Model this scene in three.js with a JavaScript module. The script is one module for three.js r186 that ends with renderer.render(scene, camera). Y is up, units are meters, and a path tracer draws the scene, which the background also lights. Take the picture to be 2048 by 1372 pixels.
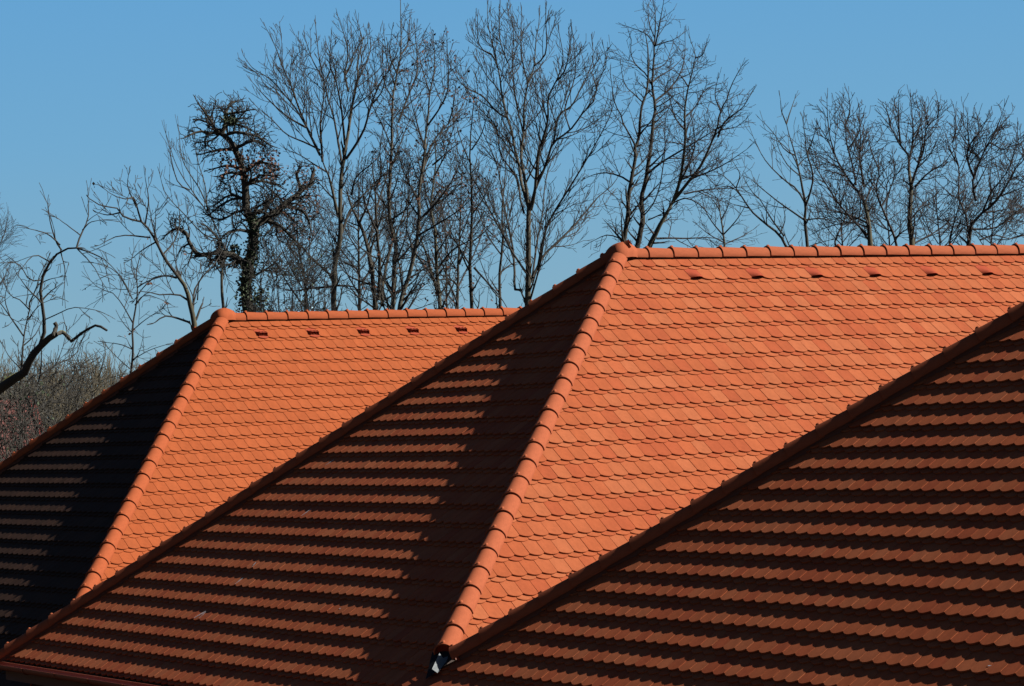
import * as THREE from 'three';
import { mergeGeometries } from 'three/addons/utils/BufferGeometryUtils.js';

// ---------------------------------------------------------------- camera, sky, sun, exposure
// X runs along the eaves towards the right foreground, Y along the ridges into the right distance, Z up; three: (X, Z, -Y)
const RIDGE = 8.5;                                              // height of the ridges above the ground
const V = (X, Y, Z) => new THREE.Vector3(X, Z + RIDGE, -Y);     // plan coordinates about the apex of the middle roof
const D = (X, Y, Z) => new THREE.Vector3(X, Z, -Y);             // directions

const scene = new THREE.Scene();
const FOCAL = 6101.8, PW = 2048, PH = 1372;                     // lens in pixels of the photograph
const camera = new THREE.PerspectiveCamera(2 * Math.atan(PH / 2 / FOCAL) * 180 / Math.PI, PW / PH, 0.5, 4000);
const YAW = 150.2432 * Math.PI / 180, PITCH = 1.1687 * Math.PI / 180, ROLL = -2.1531 * Math.PI / 180;
const EYE = V(31.6275, -19.6648, -1.8124);
const FWD = D(Math.cos(PITCH) * Math.cos(YAW), Math.cos(PITCH) * Math.sin(YAW), Math.sin(PITCH));
const R0 = D(Math.sin(YAW), -Math.cos(YAW), 0), U0 = R0.clone().cross(FWD);
const RIGHT = R0.clone().multiplyScalar(Math.cos(ROLL)).addScaledVector(U0, Math.sin(ROLL));
const UP = R0.clone().multiplyScalar(-Math.sin(ROLL)).addScaledVector(U0, Math.cos(ROLL));
camera.position.copy(EYE);
camera.quaternion.setFromRotationMatrix(new THREE.Matrix4().makeBasis(RIGHT, UP, FWD.clone().negate()));
scene.add(camera);

const SUN = D(0.500, 0.631, 0.594).normalize();
const sun = new THREE.DirectionalLight(new THREE.Color().setRGB(1, 0.96, 0.9), 5);
sun.position.copy(SUN).multiplyScalar(120).add(V(0, 0, 0));
sun.target.position.copy(V(0, 0, 0));
sun.castShadow = true;
sun.shadow.radius = 0.7;
sun.shadow.mapSize.set(4096, 4096);
Object.assign(sun.shadow.camera, { left: -70, right: 70, top: 70, bottom: -70, near: 1, far: 320 });
scene.add(sun, sun.target);

const EXPOSURE = 2.7;
function skyTexture() {
  const W = 1024, H = 512, data = new Float32Array(W * H * 4);
  const stops = [[0, 0.285, 0.450, 0.530], [2.2, 0.225, 0.425, 0.568], [5, 0.166, 0.400, 0.630], [8, 0.131, 0.366, 0.645], [16, 0.060, 0.205, 0.440], [28, 0.022, 0.085, 0.215], [50, 0.008, 0.034, 0.100], [90, 0.006, 0.026, 0.080]];
  for (let j = 0; j < H; j++) {
    const el = Math.max(0, (j + 0.5) / H * 180 - 90), s = stops.findIndex((q) => q[0] >= el - 1e-6), b = stops[Math.max(s, 1)], a = stops[Math.max(s, 1) - 1];
    const f = Math.min(1, Math.max(0, (el - a[0]) / (b[0] - a[0])));
    const y = Math.sin(el * Math.PI / 180), c = Math.cos(el * Math.PI / 180);
    for (let i = 0; i < W; i++) {
      const az = ((i + 0.5) / W - 0.5) * 2 * Math.PI, cosg = Math.cos(az) * c * SUN.x + y * SUN.y + Math.sin(az) * c * SUN.z;
      const glow = 0.16 * Math.pow(Math.max(0, cosg), 3) + 0.5 * Math.pow(Math.max(0, cosg), 24);
      for (let k = 0; k < 3; k++) data[(j * W + i) * 4 + k] = ((a[k + 1] + (b[k + 1] - a[k + 1]) * f) + glow * [0.9, 0.95, 1][k]) / EXPOSURE;
      data[(j * W + i) * 4 + 3] = 1;
    }
  }
  const t = new THREE.DataTexture(data, W, H, THREE.RGBAFormat, THREE.FloatType);
  t.mapping = THREE.EquirectangularReflectionMapping;
  t.magFilter = t.minFilter = THREE.LinearFilter;
  t.wrapS = THREE.RepeatWrapping;
  t.needsUpdate = true;
  return t;
}
scene.background = scene.environment = skyTexture();

const renderer = new THREE.WebGLRenderer({ antialias: true });
renderer.setSize(1024, 686);
renderer.toneMapping = THREE.LinearToneMapping;
renderer.toneMappingExposure = EXPOSURE;
renderer.shadowMap.enabled = true;
renderer.shadowMap.type = THREE.PCFSoftShadowMap;

// ---------------------------------------------------------------- helpers
function random(seed) {
  let a = seed >>> 0;
  return () => { a = (a + 0x6D2B79F5) | 0; let t = Math.imul(a ^ (a >>> 15), 1 | a); t = (t + Math.imul(t ^ (t >>> 7), 61 | t)) ^ t; return ((t ^ (t >>> 14)) >>> 0) / 4294967296; };
}
const lerp = (a, b, t) => a + (b - a) * t, clamp = (x, a, b) => Math.min(b, Math.max(a, x));
const ray = (x, y) => FWD.clone().addScaledVector(RIGHT, (x - PW / 2) / FOCAL).addScaledVector(UP, (PH / 2 - y) / FOCAL);
const at = (x, y, depth) => EYE.clone().addScaledVector(ray(x, y), depth);      // the point that far along the view axis
function project(p) {
  const d = p.clone().sub(EYE), z = d.dot(FWD);
  return [PW / 2 + FOCAL * d.dot(RIGHT) / z, PH / 2 - FOCAL * d.dot(UP) / z, z];
}
const names = new Map();
function numbered(name) { const n = names.get(name) ?? 0; names.set(name, n + 1); return n ? name + '_' + String(n).padStart(3, '0') : name; }
function tag(o, label, category, group, kind) {
  if (label) o.userData.label = label;
  if (category) o.userData.category = category;
  if (group) o.userData.group = group;
  if (kind) o.userData.kind = kind;
  return o;
}
function mesh(name, geometry, material, parent) {
  const m = new THREE.Mesh(geometry, material);
  m.name = parent ? name : numbered(name);
  m.castShadow = m.receiveShadow = true;
  (parent ?? scene).add(m);
  return m;
}
function thing(name, position, label, category, group) {
  const g = new THREE.Group();
  g.name = numbered(name);
  g.position.copy(position);
  scene.add(g);
  return tag(g, label, category, group);
}
function noiseTexture(size, seed, cells, contrast, base, stretch = 1, srgb = false) {
  const r = random(seed), layers = cells.map((n) => { const m = Math.max(1, Math.round(n * stretch)); return { n, m, v: Float32Array.from({ length: n * m }, () => r()) }; });
  const data = new Uint8Array(size * size * 4), sm = (t) => t * t * (3 - 2 * t);
  for (let y = 0; y < size; y++) for (let x = 0; x < size; x++) {
    let s = 0, w = 0;
    layers.forEach(({ n, m, v }, k) => {
      const fx = x / size * n, fy = y / size * m, ix = Math.floor(fx), iy = Math.floor(fy), tx = sm(fx - ix), ty = sm(fy - iy);
      const g = (i, j) => v[(j % m) * n + (i % n)];
      const a = 1 / (1 + k * 0.5);
      s += a * lerp(lerp(g(ix, iy), g(ix + 1, iy), tx), lerp(g(ix, iy + 1), g(ix + 1, iy + 1), tx), ty);
      w += a;
    });
    const q = clamp(base + (s / w - 0.5) * contrast, 0, 1) * 255;
    data.set([q, q, q, 255], (y * size + x) * 4);
  }
  const t = new THREE.DataTexture(data, size, size);
  t.wrapS = t.wrapT = THREE.RepeatWrapping;
  t.magFilter = THREE.LinearFilter;
  t.minFilter = THREE.LinearMipmapLinearFilter;
  t.generateMipmaps = true;
  if (srgb) t.colorSpace = THREE.SRGBColorSpace;
  t.needsUpdate = true;
  return t;
}
const rgb = (r, g, b) => new THREE.Color().setRGB(r, g, b);

// ---------------------------------------------------------------- materials
const clayMap = noiseTexture(256, 11, [5, 17, 60, 128], 0.42, 0.86, 0.5);      // a texture tile covers 0.8 m
const clayBump = noiseTexture(256, 12, [40, 90, 128], 1, 0.5, 0.35);
for (const t of [clayMap, clayBump]) t.repeat.set(1.25, 1.25);
function clay(color, extra = {}) { return new THREE.MeshPhysicalMaterial({ color, map: clayMap, bumpMap: clayBump, bumpScale: 0.0006, roughness: 0.9, specularIntensity: 0.12, ...extra }); }
const CLAY_NEW = [[0.2261, 0.0565, 0.0212], [0.2315, 0.0622, 0.0244], [0.218, 0.0523, 0.0202], [0.2288, 0.0591, 0.0227], [0.2235, 0.0578, 0.0217], [0.2368, 0.0684, 0.0279], [0.214, 0.0492, 0.0192], [0.2288, 0.0648, 0.0258]];
const CLAY_EVEN = [[0.2148, 0.0519, 0.017], [0.218, 0.0534, 0.0176], [0.2133, 0.0511, 0.0167], [0.2165, 0.054, 0.0181]];
const tints = (list) => list.map((c) => clay(rgb(...c)));
const clayNew = tints(CLAY_NEW), clayEven = tints(CLAY_EVEN);
const clayMixed = clay(rgb(1, 1, 1), { vertexColors: true });
const CLAY_DARK = [[0.034, 0.017, 0.011], [0.038, 0.019, 0.012], [0.031, 0.016, 0.010]], clayDark = tints(CLAY_DARK);  // tiles of the farther hall's hip end, much darker and browner than the rest
const capClay = clay(rgb(0.2291, 0.06138, 0.02722)), capClayEven = clay(rgb(0.2236, 0.05445, 0.02025));
const ventClay = clay(rgb(0.213, 0.0405, 0.0192)), ventClayDark = clay(rgb(0.17, 0.0298, 0.0149));
const mortar = new THREE.MeshStandardMaterial({ color: rgb(0.085, 0.03, 0.018), roughness: 1 });
const deckMaterial = new THREE.MeshStandardMaterial({ color: rgb(0.0213, 0.0128, 0.00851), roughness: 1 });
const deckClay = clay(rgb(0.247, 0.0639, 0.0256));

// ---------------------------------------------------------------- roofs
// the lower layer of a course rests on the upper layer of the course below: that lifts a tile by 3.1 thicknesses along its length
const T = 0.0135, TILE_W = 0.18, TILE_L = 0.38, ARC = 0.036, RISE = 3.1 * T, LIFT = RISE / TILE_L, H0 = -RISE - 2 * T;
// a roof slope: local x along the courses, y out of the roof, z down the slope; origin at the apex
function slope(parent, name, origin, u, v, polygon, material) {
  const n = v.clone().cross(u).normalize();
  const shape = new THREE.BufferGeometry(), pos = [], idx = [];
  for (const [a, b] of polygon) pos.push(a, H0 - 0.012, b);
  for (let i = 1; i + 1 < polygon.length; i++) idx.push(0, i, i + 1);
  shape.setAttribute('position', new THREE.Float32BufferAttribute(pos, 3));
  shape.setAttribute('uv', new THREE.Float32BufferAttribute(polygon.flat(), 2));
  shape.setIndex(idx);
  shape.computeVertexNormals();
  const m = mesh(name, shape, material, parent);
  m.quaternion.setFromRotationMatrix(new THREE.Matrix4().makeBasis(u, n, v));
  m.position.copy(origin).sub(parent.position);
  m.updateMatrixWorld(true);
  return m;
}
function clip(poly, a, b, c) {                                     // keeps a*x + b*z <= c
  const out = [];
  for (let i = 0; i < poly.length; i++) {
    const p = poly[i], q = poly[(i + 1) % poly.length], dp = a * p[0] + b * p[1] - c, dq = a * q[0] + b * q[1] - c;
    if (dp <= 0) out.push(p);
    if (dp * dq < 0) { const t = dp / (dp - dq); out.push([lerp(p[0], q[0], t), lerp(p[1], q[1], t)]); }
  }
  return out;
}
function outline(width, length = TILE_L) {
  const w = width / 2, p = [[-w, ARC - length], [w, ARC - length]];
  for (let i = 0; i <= 10; i++) { const s = 1 - i / 5; p.push([s * w, ARC * (1 - s * s)]); }
  return p;
}
function tileGeometry(poly, seed = 0, warp = 0) {                   // a flat plate: rounded tip, side faces, small chamfer along the edge
  const pos = [], uv = [], nor = [], n = poly.length;
  const cx = poly.reduce((s, p) => s + p[0], 0) / n, cz = poly.reduce((s, p) => s + p[1], 0) / n, ch = 0.0022;
  const inner = poly.map(([x, z]) => { const l = Math.hypot(x - cx, z - cz) || 1; return [x - (x - cx) / l * ch, z - (z - cz) / l * ch]; });
  const y = (x) => T + warp * (x * x * 120 - 0.4) * 0.001, put = (x, h, z) => { pos.push(x, h, z); uv.push(x + seed * 0.37, z + seed * 0.61); };
  const face = (...v) => { const a = new THREE.Vector3(...v[0]), e = new THREE.Vector3(...v[1]).sub(a), f = new THREE.Vector3(...v[2]).sub(a), m = e.cross(f).normalize(); for (const q of v) { put(...q); nor.push(m.x, m.y, m.z); } };
  for (let i = 1; i + 1 < n; i++) face([inner[0][0], y(inner[0][0]), inner[0][1]], [inner[i + 1][0], y(inner[i + 1][0]), inner[i + 1][1]], [inner[i][0], y(inner[i][0]), inner[i][1]]);
  for (let i = 0; i < n; i++) {
    const j = (i + 1) % n, [a, b] = poly[i], [c, d] = poly[j];
    if (Math.hypot(a - c, b - d) < 1e-5) continue;
    face([a, T - ch, b], [a, 0, b], [c, 0, d]); face([a, T - ch, b], [c, 0, d], [c, T - ch, d]);
    const P = [inner[i][0], y(inner[i][0]), inner[i][1]], Q = [inner[j][0], y(inner[j][0]), inner[j][1]];
    face(P, [a, T - ch, b], [c, T - ch, d]); face(P, [c, T - ch, d], Q);
  }
  const g = new THREE.BufferGeometry();
  g.setAttribute('position', new THREE.Float32BufferAttribute(pos, 3));
  g.setAttribute('normal', new THREE.Float32BufferAttribute(nor, 3));
  g.setAttribute('uv', new THREE.Float32BufferAttribute(uv, 2));
  // the fan and the sides must face outwards: turn those that do not
  const P = g.attributes.position.array, N = g.attributes.normal.array, U = g.attributes.uv.array;
  for (let f = 0; f < P.length / 9; f++) {
    const k = f * 9, mx = (P[k] + P[k + 3] + P[k + 6]) / 3 - cx, my = (P[k + 1] + P[k + 4] + P[k + 7]) / 3 - T * 0.5, mz = (P[k + 2] + P[k + 5] + P[k + 8]) / 3 - cz;
    const flat = Math.abs(N[k + 1]) > 0.9, s = flat ? N[k + 1] : N[k] * mx + N[k + 1] * my * 0.2 + N[k + 2] * mz;
    if (s < 0) {
      for (let c = 0; c < 3; c++) { const t = P[k + 3 + c]; P[k + 3 + c] = P[k + 6 + c]; P[k + 6 + c] = t; }
      for (let c = 0; c < 2; c++) { const o = f * 6, t = U[o + 2 + c]; U[o + 2 + c] = U[o + 4 + c]; U[o + 4 + c] = t; }
      for (let c = 0; c < 9; c++) N[k + c] *= -1;
    }
  }
  return g;
}
const FULL = [0, 1, 2, 3, 4, 5].map((k) => tileGeometry(outline(TILE_W - 0.0032), k, [0, 1, -1, 1.6, 0.5, -0.6][k]));
const tileHeight = (v, notch, layer) => H0 + layer * T + RISE * (v - (notch + ARC - TILE_L)) / TILE_L;   // underside of a tile

// courses: crown tiling, a lower and an upper layer on every batten, the upper one half a tile aside
// what: { rows: [notch], phase(row), range(v) -> [u0, u1], clips: [[a, b, c]], colors, materials, seed, skip(u, row), seen(point) }
function tileSlope(m, what) {
  const r = random(what.seed), singles = [], rest = [], dummy = new THREE.Object3D(), tint = new THREE.Color();
  what.rows.forEach((notch, row) => {
    for (const layer of [0, 1]) {
      const peek = layer ? 0 : 0.054 + (r() - 0.5) * 0.003, tip = notch + peek;
      const [u0, u1] = what.range(notch), ph = what.phase(row) + (layer ? 0 : 0.5);
      const drift = (r() - 0.5) * 0.004;
      for (let i = Math.floor(u0 / TILE_W - ph) - 1; i * TILE_W + ph * TILE_W < u1 + TILE_W; i++) {
        const u = (i + ph + 0.5) * TILE_W + (r() - 0.5) * 0.0016, z = tip + drift + (r() - 0.5) * 0.0035;
        const color = Math.floor(r() * what.colors.length), form = Math.floor(r() * FULL.length), shade = 0.95 + r() * 0.1;
        dummy.rotation.set(-LIFT + (r() - 0.5) * 0.014, (r() - 0.5) * 0.007, (r() - 0.5) * 0.012);
        const rr = r();
        if (layer && what.skip?.(i, row, u, z)) continue;
        // the clip lines of the hips, in the tile's own coordinates
        let poly = outline(TILE_W - 0.0032), cut = false, gone = false;
        for (const [a, b, c] of what.clips) {
          const q = clip(poly, a, b, c - a * u - b * z);
          if (q.length !== poly.length || q.some((p, k) => p !== poly[k])) cut = true;
          poly = q;
          if (poly.length < 3) { gone = true; break; }
        }
        if (gone) continue;
        dummy.position.set(u, tileHeight(tip, tip, layer) + 0.0004 * rr, z);
        dummy.updateMatrix();
        const item = { cut, poly, form, color, shade, matrix: dummy.matrix.clone(), position: dummy.position.clone(), rotation: dummy.rotation.clone(), layer, size: 0 };
        if (layer && !cut) {
          const c = [[-0.09, -0.3], [0.09, -0.3], [0.09, 0.01], [-0.09, 0.01]].map(([a, b]) => project(new THREE.Vector3(u + a, 0, z + b).applyMatrix4(m.matrixWorld)));
          let area = 0;
          c.forEach((p, k) => { const q = c[(k + 1) % 4]; area += p[0] * q[1] - q[0] * p[1]; });
          const mid = new THREE.Vector3(u, 0, z - 0.12).applyMatrix4(m.matrixWorld), [px, py] = project(mid);
          if (px > 6 && px < PW - 6 && py > 0 && py < PH - 8 && what.seen(mid)) item.size = Math.abs(area) / 2;
        }
        rest.push(item);
      }
    }
  });
  return { m, what, rest, tint };
}
// of all tiles of a building the 300 that show largest become parts of their own, the rest one part of each slope
function layTiles(sets, singleCount) {
  const all = sets.flatMap((s) => s.rest).filter((t) => t.size > 0).sort((a, b) => b.size - a.size), chosen = new Set(all.slice(0, singleCount));
  for (const { m, what, rest } of sets) {
    const parts = [];
    for (const t of rest) {
      if (chosen.has(t)) {
        const tile = mesh('roof_tile', FULL[t.form], what.materials[t.color], m);
        tile.position.copy(t.position);
        tile.rotation.copy(t.rotation);
        continue;
      }
      const g = t.cut ? tileGeometry(t.poly, t.form) : FULL[t.form].clone();
      g.applyMatrix4(t.matrix);
      const c = what.colors[t.color], col = new Float32Array(g.attributes.position.count * 3);
      for (let k = 0; k < col.length; k++) col[k] = c[k % 3] * t.shade;
      g.setAttribute('color', new THREE.BufferAttribute(col, 3));
      parts.push(g);
    }
    tag(mesh('roof_tile', mergeGeometries(parts), clayMixed, m), null, null, null, 'stuff');
  }
}

// half-round hip and ridge tiles, wide end (with a nose on top) at +z
function capGeometry(length, r0, r1) {
  const parts = [], around = 18, turn = Math.PI * 1.08;
  const ring = (z, rad) => Array.from({ length: around + 1 }, (_, i) => { const a = -turn / 2 + turn * i / around; return [Math.sin(a) * rad, Math.cos(a) * rad - 0.03, z, Math.sin(a), Math.cos(a), a * rad]; });
  const rows = [ring(0, r0), ring(length * 0.5, lerp(r0, r1, 0.5)), ring(length - 0.034, r1), ring(length - 0.026, r1 + 0.004), ring(length - 0.004, r1 + 0.005), ring(length, r1 + 0.002), ring(length, r1 - 0.012), ring(length - 0.12, r1 - 0.014)];
  const pos = [], nor = [], uv = [], idx = [];
  rows.forEach((row, k) => row.forEach(([x, y, z, nx, ny, s]) => { pos.push(x, y, z); nor.push(...(k === 6 ? [0, 0, 1] : k === 7 ? [-nx, -ny, 0] : k === 5 ? [nx * 0.6, ny * 0.6, 0.8] : [nx, ny, 0])); uv.push(s, z); }));
  for (let k = 0; k + 1 < rows.length; k++) for (let i = 0; i < around; i++) { const a = k * (around + 1) + i, b = a + around + 1; idx.push(a, b, a + 1, a + 1, b, b + 1); }
  const g = new THREE.BufferGeometry();
  g.setAttribute('position', new THREE.Float32BufferAttribute(pos, 3));
  g.setAttribute('normal', new THREE.Float32BufferAttribute(nor, 3));
  g.setAttribute('uv', new THREE.Float32BufferAttribute(uv, 2));
  g.setIndex(idx);
  const nose = new THREE.SphereGeometry(0.016, 10, 7);
  nose.scale(1.15, 0.9, 1.5);
  nose.translate(0, r1 - 0.025, length - 0.03);
  return mergeGeometries([g, nose]);
}
const CAP_R = 0.112;
const hipCap = capGeometry(0.40, CAP_R - 0.011, CAP_R), ridgeCap = capGeometry(0.41, CAP_R - 0.011, CAP_R);
function capRow(parent, name, from, to, step, material, seed, start = 0, geometry = hipCap, end = Infinity, rise = 0.018) {
  const r = random(seed), d = to.clone().sub(from), L = Math.min(d.length(), end);
  d.normalize();
  const side = d.clone().cross(new THREE.Vector3(0, 1, 0)).normalize(), up = side.clone().cross(d).normalize();
  const x = up.clone().cross(d).normalize();
  const laid = [];
  for (let s = start; s + step * 0.9 < L + step; s += step) {
    if (s + step > L + 0.05) break;
    const c = mesh(name, geometry, material, parent);
    // the narrow end slips under the cap above: each leans a little on its wide end
    const lean = 0.026, z = d.clone().multiplyScalar(Math.cos(lean)).addScaledVector(up, Math.sin(lean)).normalize(), y = z.clone().cross(x).normalize();
    c.quaternion.setFromRotationMatrix(new THREE.Matrix4().makeBasis(x, y, z));
    c.rotateZ((r() - 0.5) * 0.03);
    c.rotateX((r() - 0.5) * 0.012);
    c.rotateY((r() - 0.5) * 0.012);
    c.position.copy(from).addScaledVector(d, s).addScaledVector(up, rise + (r() - 0.5) * 0.003).sub(parent.position);
    laid.push(c);
  }
  return laid;
}
// the mortar bed that closes the gap under a row of caps
function bedding(parent, from, to, width, low, high) {
  const d = to.clone().sub(from), L = d.length();
  d.normalize();
  const side = d.clone().cross(new THREE.Vector3(0, 1, 0)).normalize(), up = side.clone().cross(d).normalize();
  const g = new THREE.BoxGeometry(width, high - low, L), m = mesh('mortar_bed', g, mortar, parent);
  m.quaternion.setFromRotationMatrix(new THREE.Matrix4().makeBasis(up.clone().cross(d), up, d));
  m.position.copy(from).addScaledVector(d, L / 2).addScaledVector(up, (low + high) / 2).sub(parent.position);
}
// the domed cap where two hips and the ridge meet, with a lobe over each of the three
function domeGeometry(dirs) {
  const rings = 12, around = 48, pos = [], uv = [], idx = [];
  for (let k = 0; k <= rings; k++) for (let i = 0; i <= around; i++) {
    const a = 2 * Math.PI * i / around, s = k / rings;
    let lobe = 0;
    for (const q of dirs) lobe = Math.max(lobe, Math.pow(Math.max(0, Math.cos(a - q)), 6));
    const reach = 0.165 + 0.06 * lobe, rad = reach * Math.sin(s * Math.PI / 2 * 1.02), drop = 0.165;
    let y = Math.cos(s * Math.PI / 2) * drop - 0.02 * lobe * s;
    if (s > 0.9) y -= (s - 0.9) * 0.25;
    pos.push(Math.cos(a) * rad, y, -Math.sin(a) * rad);
    uv.push(a * 0.2, s * 0.2);
  }
  for (let k = 0; k < rings; k++) for (let i = 0; i < around; i++) { const a = k * (around + 1) + i, b = a + around + 1; idx.push(a, b, a + 1, a + 1, b, b + 1); }
  const g = new THREE.BufferGeometry();
  g.setAttribute('position', new THREE.Float32BufferAttribute(pos, 3));
  g.setAttribute('uv', new THREE.Float32BufferAttribute(uv, 2));
  g.setIndex(idx);
  g.computeVertexNormals();
  return g;
}
function gutterGeometry(length) {                                   // half-round, along x, open at the top, with a bead at the outer rim
  const s = new THREE.Shape(), R = 0.075;
  s.absarc(0, 0, R, Math.PI, 2 * Math.PI, false);
  s.absarc(R + 0.004, 0.004, 0.009, 1.5 * Math.PI, 2.9 * Math.PI, false);
  s.absarc(0, 0, R - 0.004, 2 * Math.PI, Math.PI, true);
  const g = new THREE.ExtrudeGeometry(s, { depth: length, bevelEnabled: false, curveSegments: 16 });
  g.rotateY(Math.PI / 2);
  return g;
}
const rad = (d) => d * Math.PI / 180;
const litHip = (al, be) => Math.sin(al) / Math.tan(be);             // on a sunny slope the hip runs along u = -litHip * v
const AL = rad(39.84), BE = rad(38.18), EAVE = 7.80;
const litU = D(0, 1, 0), litV = D(Math.cos(AL), 0, -Math.sin(AL)), darkU = D(1, 0, 0), darkV = D(0, -Math.cos(BE), -Math.sin(BE));
const K1 = Math.sin(BE) / Math.tan(AL), K2 = 0.718, K3 = 0.80, SPAN = 10.855, RIDGE_END = 30;

// ---- the front hall: two parallel hipped roofs that share the long shaded slope over their hip ends
const ORIGIN = V(0, 0, 0);
const hall = thing('tiled_hall', V(0, 0, -RIDGE), 'nearer hall with two parallel hipped roofs of mottled orange clay tiles', 'hall');
const onDark = (u, v, h = 0) => ORIGIN.clone().addScaledVector(darkU, u).addScaledVector(darkV, v).addScaledVector(darkV.clone().cross(darkU).normalize(), h);
const darkNormal = darkV.clone().cross(darkU).normalize();
function pixelOnDark(x, y) {                                         // where a line of sight meets the shaded slope
  const d = ray(x, y), t = ORIGIN.clone().sub(EYE).dot(darkNormal) / d.dot(darkNormal), p = EYE.clone().addScaledVector(d, t).sub(ORIGIN);
  return [p.dot(darkU), p.dot(darkV)];
}
function hiddenByDark(p, inside) {
  const d = p.clone().sub(EYE), t = ORIGIN.clone().sub(EYE).dot(darkNormal) / d.dot(darkNormal);
  if (t <= 0 || t >= 0.999) return false;
  const q = EYE.clone().addScaledVector(d, t).sub(ORIGIN);
  return inside(q.dot(darkU), q.dot(darkV));
}
const VALLEY_V = SPAN / (K1 + K3), VALLEY_U = K1 * VALLEY_V;
const darkSlope = slope(hall, 'hip_end_slope', ORIGIN, darkU, darkV, [[-K2 * EAVE, EAVE], [0, 0], [VALLEY_U, VALLEY_V], [SPAN, 0], [SPAN + K1 * EAVE, EAVE]], deckMaterial);
{ // the polygon above is not convex: a fan about the valley point covers it
  const p = [[VALLEY_U, VALLEY_V], [SPAN, 0], [SPAN + K1 * EAVE, EAVE], [-K2 * EAVE, EAVE], [0, 0]], pos = [];
  for (const [a, b] of p) pos.push(a, H0 - 0.012, b);
  darkSlope.geometry.setAttribute('position', new THREE.Float32BufferAttribute(pos, 3));
  darkSlope.geometry.setIndex([0, 1, 2, 0, 2, 3, 0, 3, 4]);
  darkSlope.geometry.computeVertexNormals();
}
const litV1 = VALLEY_U / Math.cos(AL);
const litSlope = slope(hall, 'sunny_slope', ORIGIN, litU, litV, [[0, 0], [RIDGE_END, 0], [RIDGE_END, litV1], [-VALLEY_V * Math.cos(BE), litV1]], deckMaterial);
// the slopes that cannot be seen from the front close the roofs
const K2A = Math.atan(Math.sin(BE) / K2), K3A = Math.atan(Math.sin(BE) / K3);
slope(hall, 'back_slope', ORIGIN, D(0, -1, 0), D(-Math.cos(K2A), 0, -Math.sin(K2A)), [[0, 0], [EAVE * Math.cos(BE), K2 * EAVE / Math.cos(K2A)], [-RIDGE_END, K2 * EAVE / Math.cos(K2A)], [-RIDGE_END, 0]], deckClay);
const CAPEX = V(SPAN, 0, 0);
slope(hall, 'back_slope', CAPEX, D(0, -1, 0), D(-Math.cos(K3A), 0, -Math.sin(K3A)), [[0, 0], [VALLEY_V * Math.cos(BE), K3 * VALLEY_V / Math.cos(K3A)], [-RIDGE_END, K3 * VALLEY_V / Math.cos(K3A)], [-RIDGE_END, 0]], deckClay);
slope(hall, 'sunny_slope', CAPEX, litU, litV, [[0, 0], [RIDGE_END, 0], [RIDGE_END, K1 * EAVE / Math.cos(AL)], [-EAVE * Math.cos(BE), K1 * EAVE / Math.cos(AL)]], deckClay);

const rowJitter = Array.from({ length: 40 }, (_, i) => (random(900 + i)() - 0.5) * 0.16);
const darkRows = Array.from({ length: 25 }, (_, k) => 0.1105 + 0.3003 * k).concat([7.665]);
const GAP = 0.03;
const darkSet = (clips, range, seed) => tileSlope(darkSlope, {
  rows: darkRows, phase: (k) => (k < 12 ? 0.78 : 0.9) + rowJitter[k] * 0.6, range, clips, colors: CLAY_NEW, materials: clayNew, seed, seen: () => true,
});
// the left half (below the middle roof) and the right half meet on the line below the valley
const darkSets = [
  darkSet([[-1, -K2, -GAP], [1, -K1, -GAP], [1, 0, VALLEY_U]], (v) => [-K2 * v - 0.3, Math.min(K1 * v + 0.3, VALLEY_U)], 21),
  darkSet([[-1, -K3, -SPAN - GAP], [1, -K1, SPAN - GAP], [-1, 0, -VALLEY_U - 0.0015]], (v) => [Math.max(SPAN - K3 * v - 0.3, VALLEY_U - 0.2), SPAN + K1 * v + 0.3], 22),
];
const litRows = Array.from({ length: 23 }, (_, k) => k === 0 ? 0.25 : k === 1 ? 0.525 : 0.81 + 0.2955 * (k - 2)).filter((v) => v < litV1 - 0.12);
const isVent = (i, row) => row === 1 && i >= 4 && (i - 4) % 5 === 0;
const litSet = tileSlope(litSlope, {
  rows: litRows, phase: (k) => 0.12 + rowJitter[k + 12] * 0.7, range: (v) => [-v - 0.4, RIDGE_END - 8], clips: [[-1, -litHip(AL, BE), -GAP]],
  colors: CLAY_NEW, materials: clayNew, seed: 23, skip: isVent,
  seen: (p) => !hiddenByDark(p, (u, v) => v > 0 && v < EAVE && u > SPAN - K3 * v - 0.2),
});
layTiles([...darkSets, litSet], 300);

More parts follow.
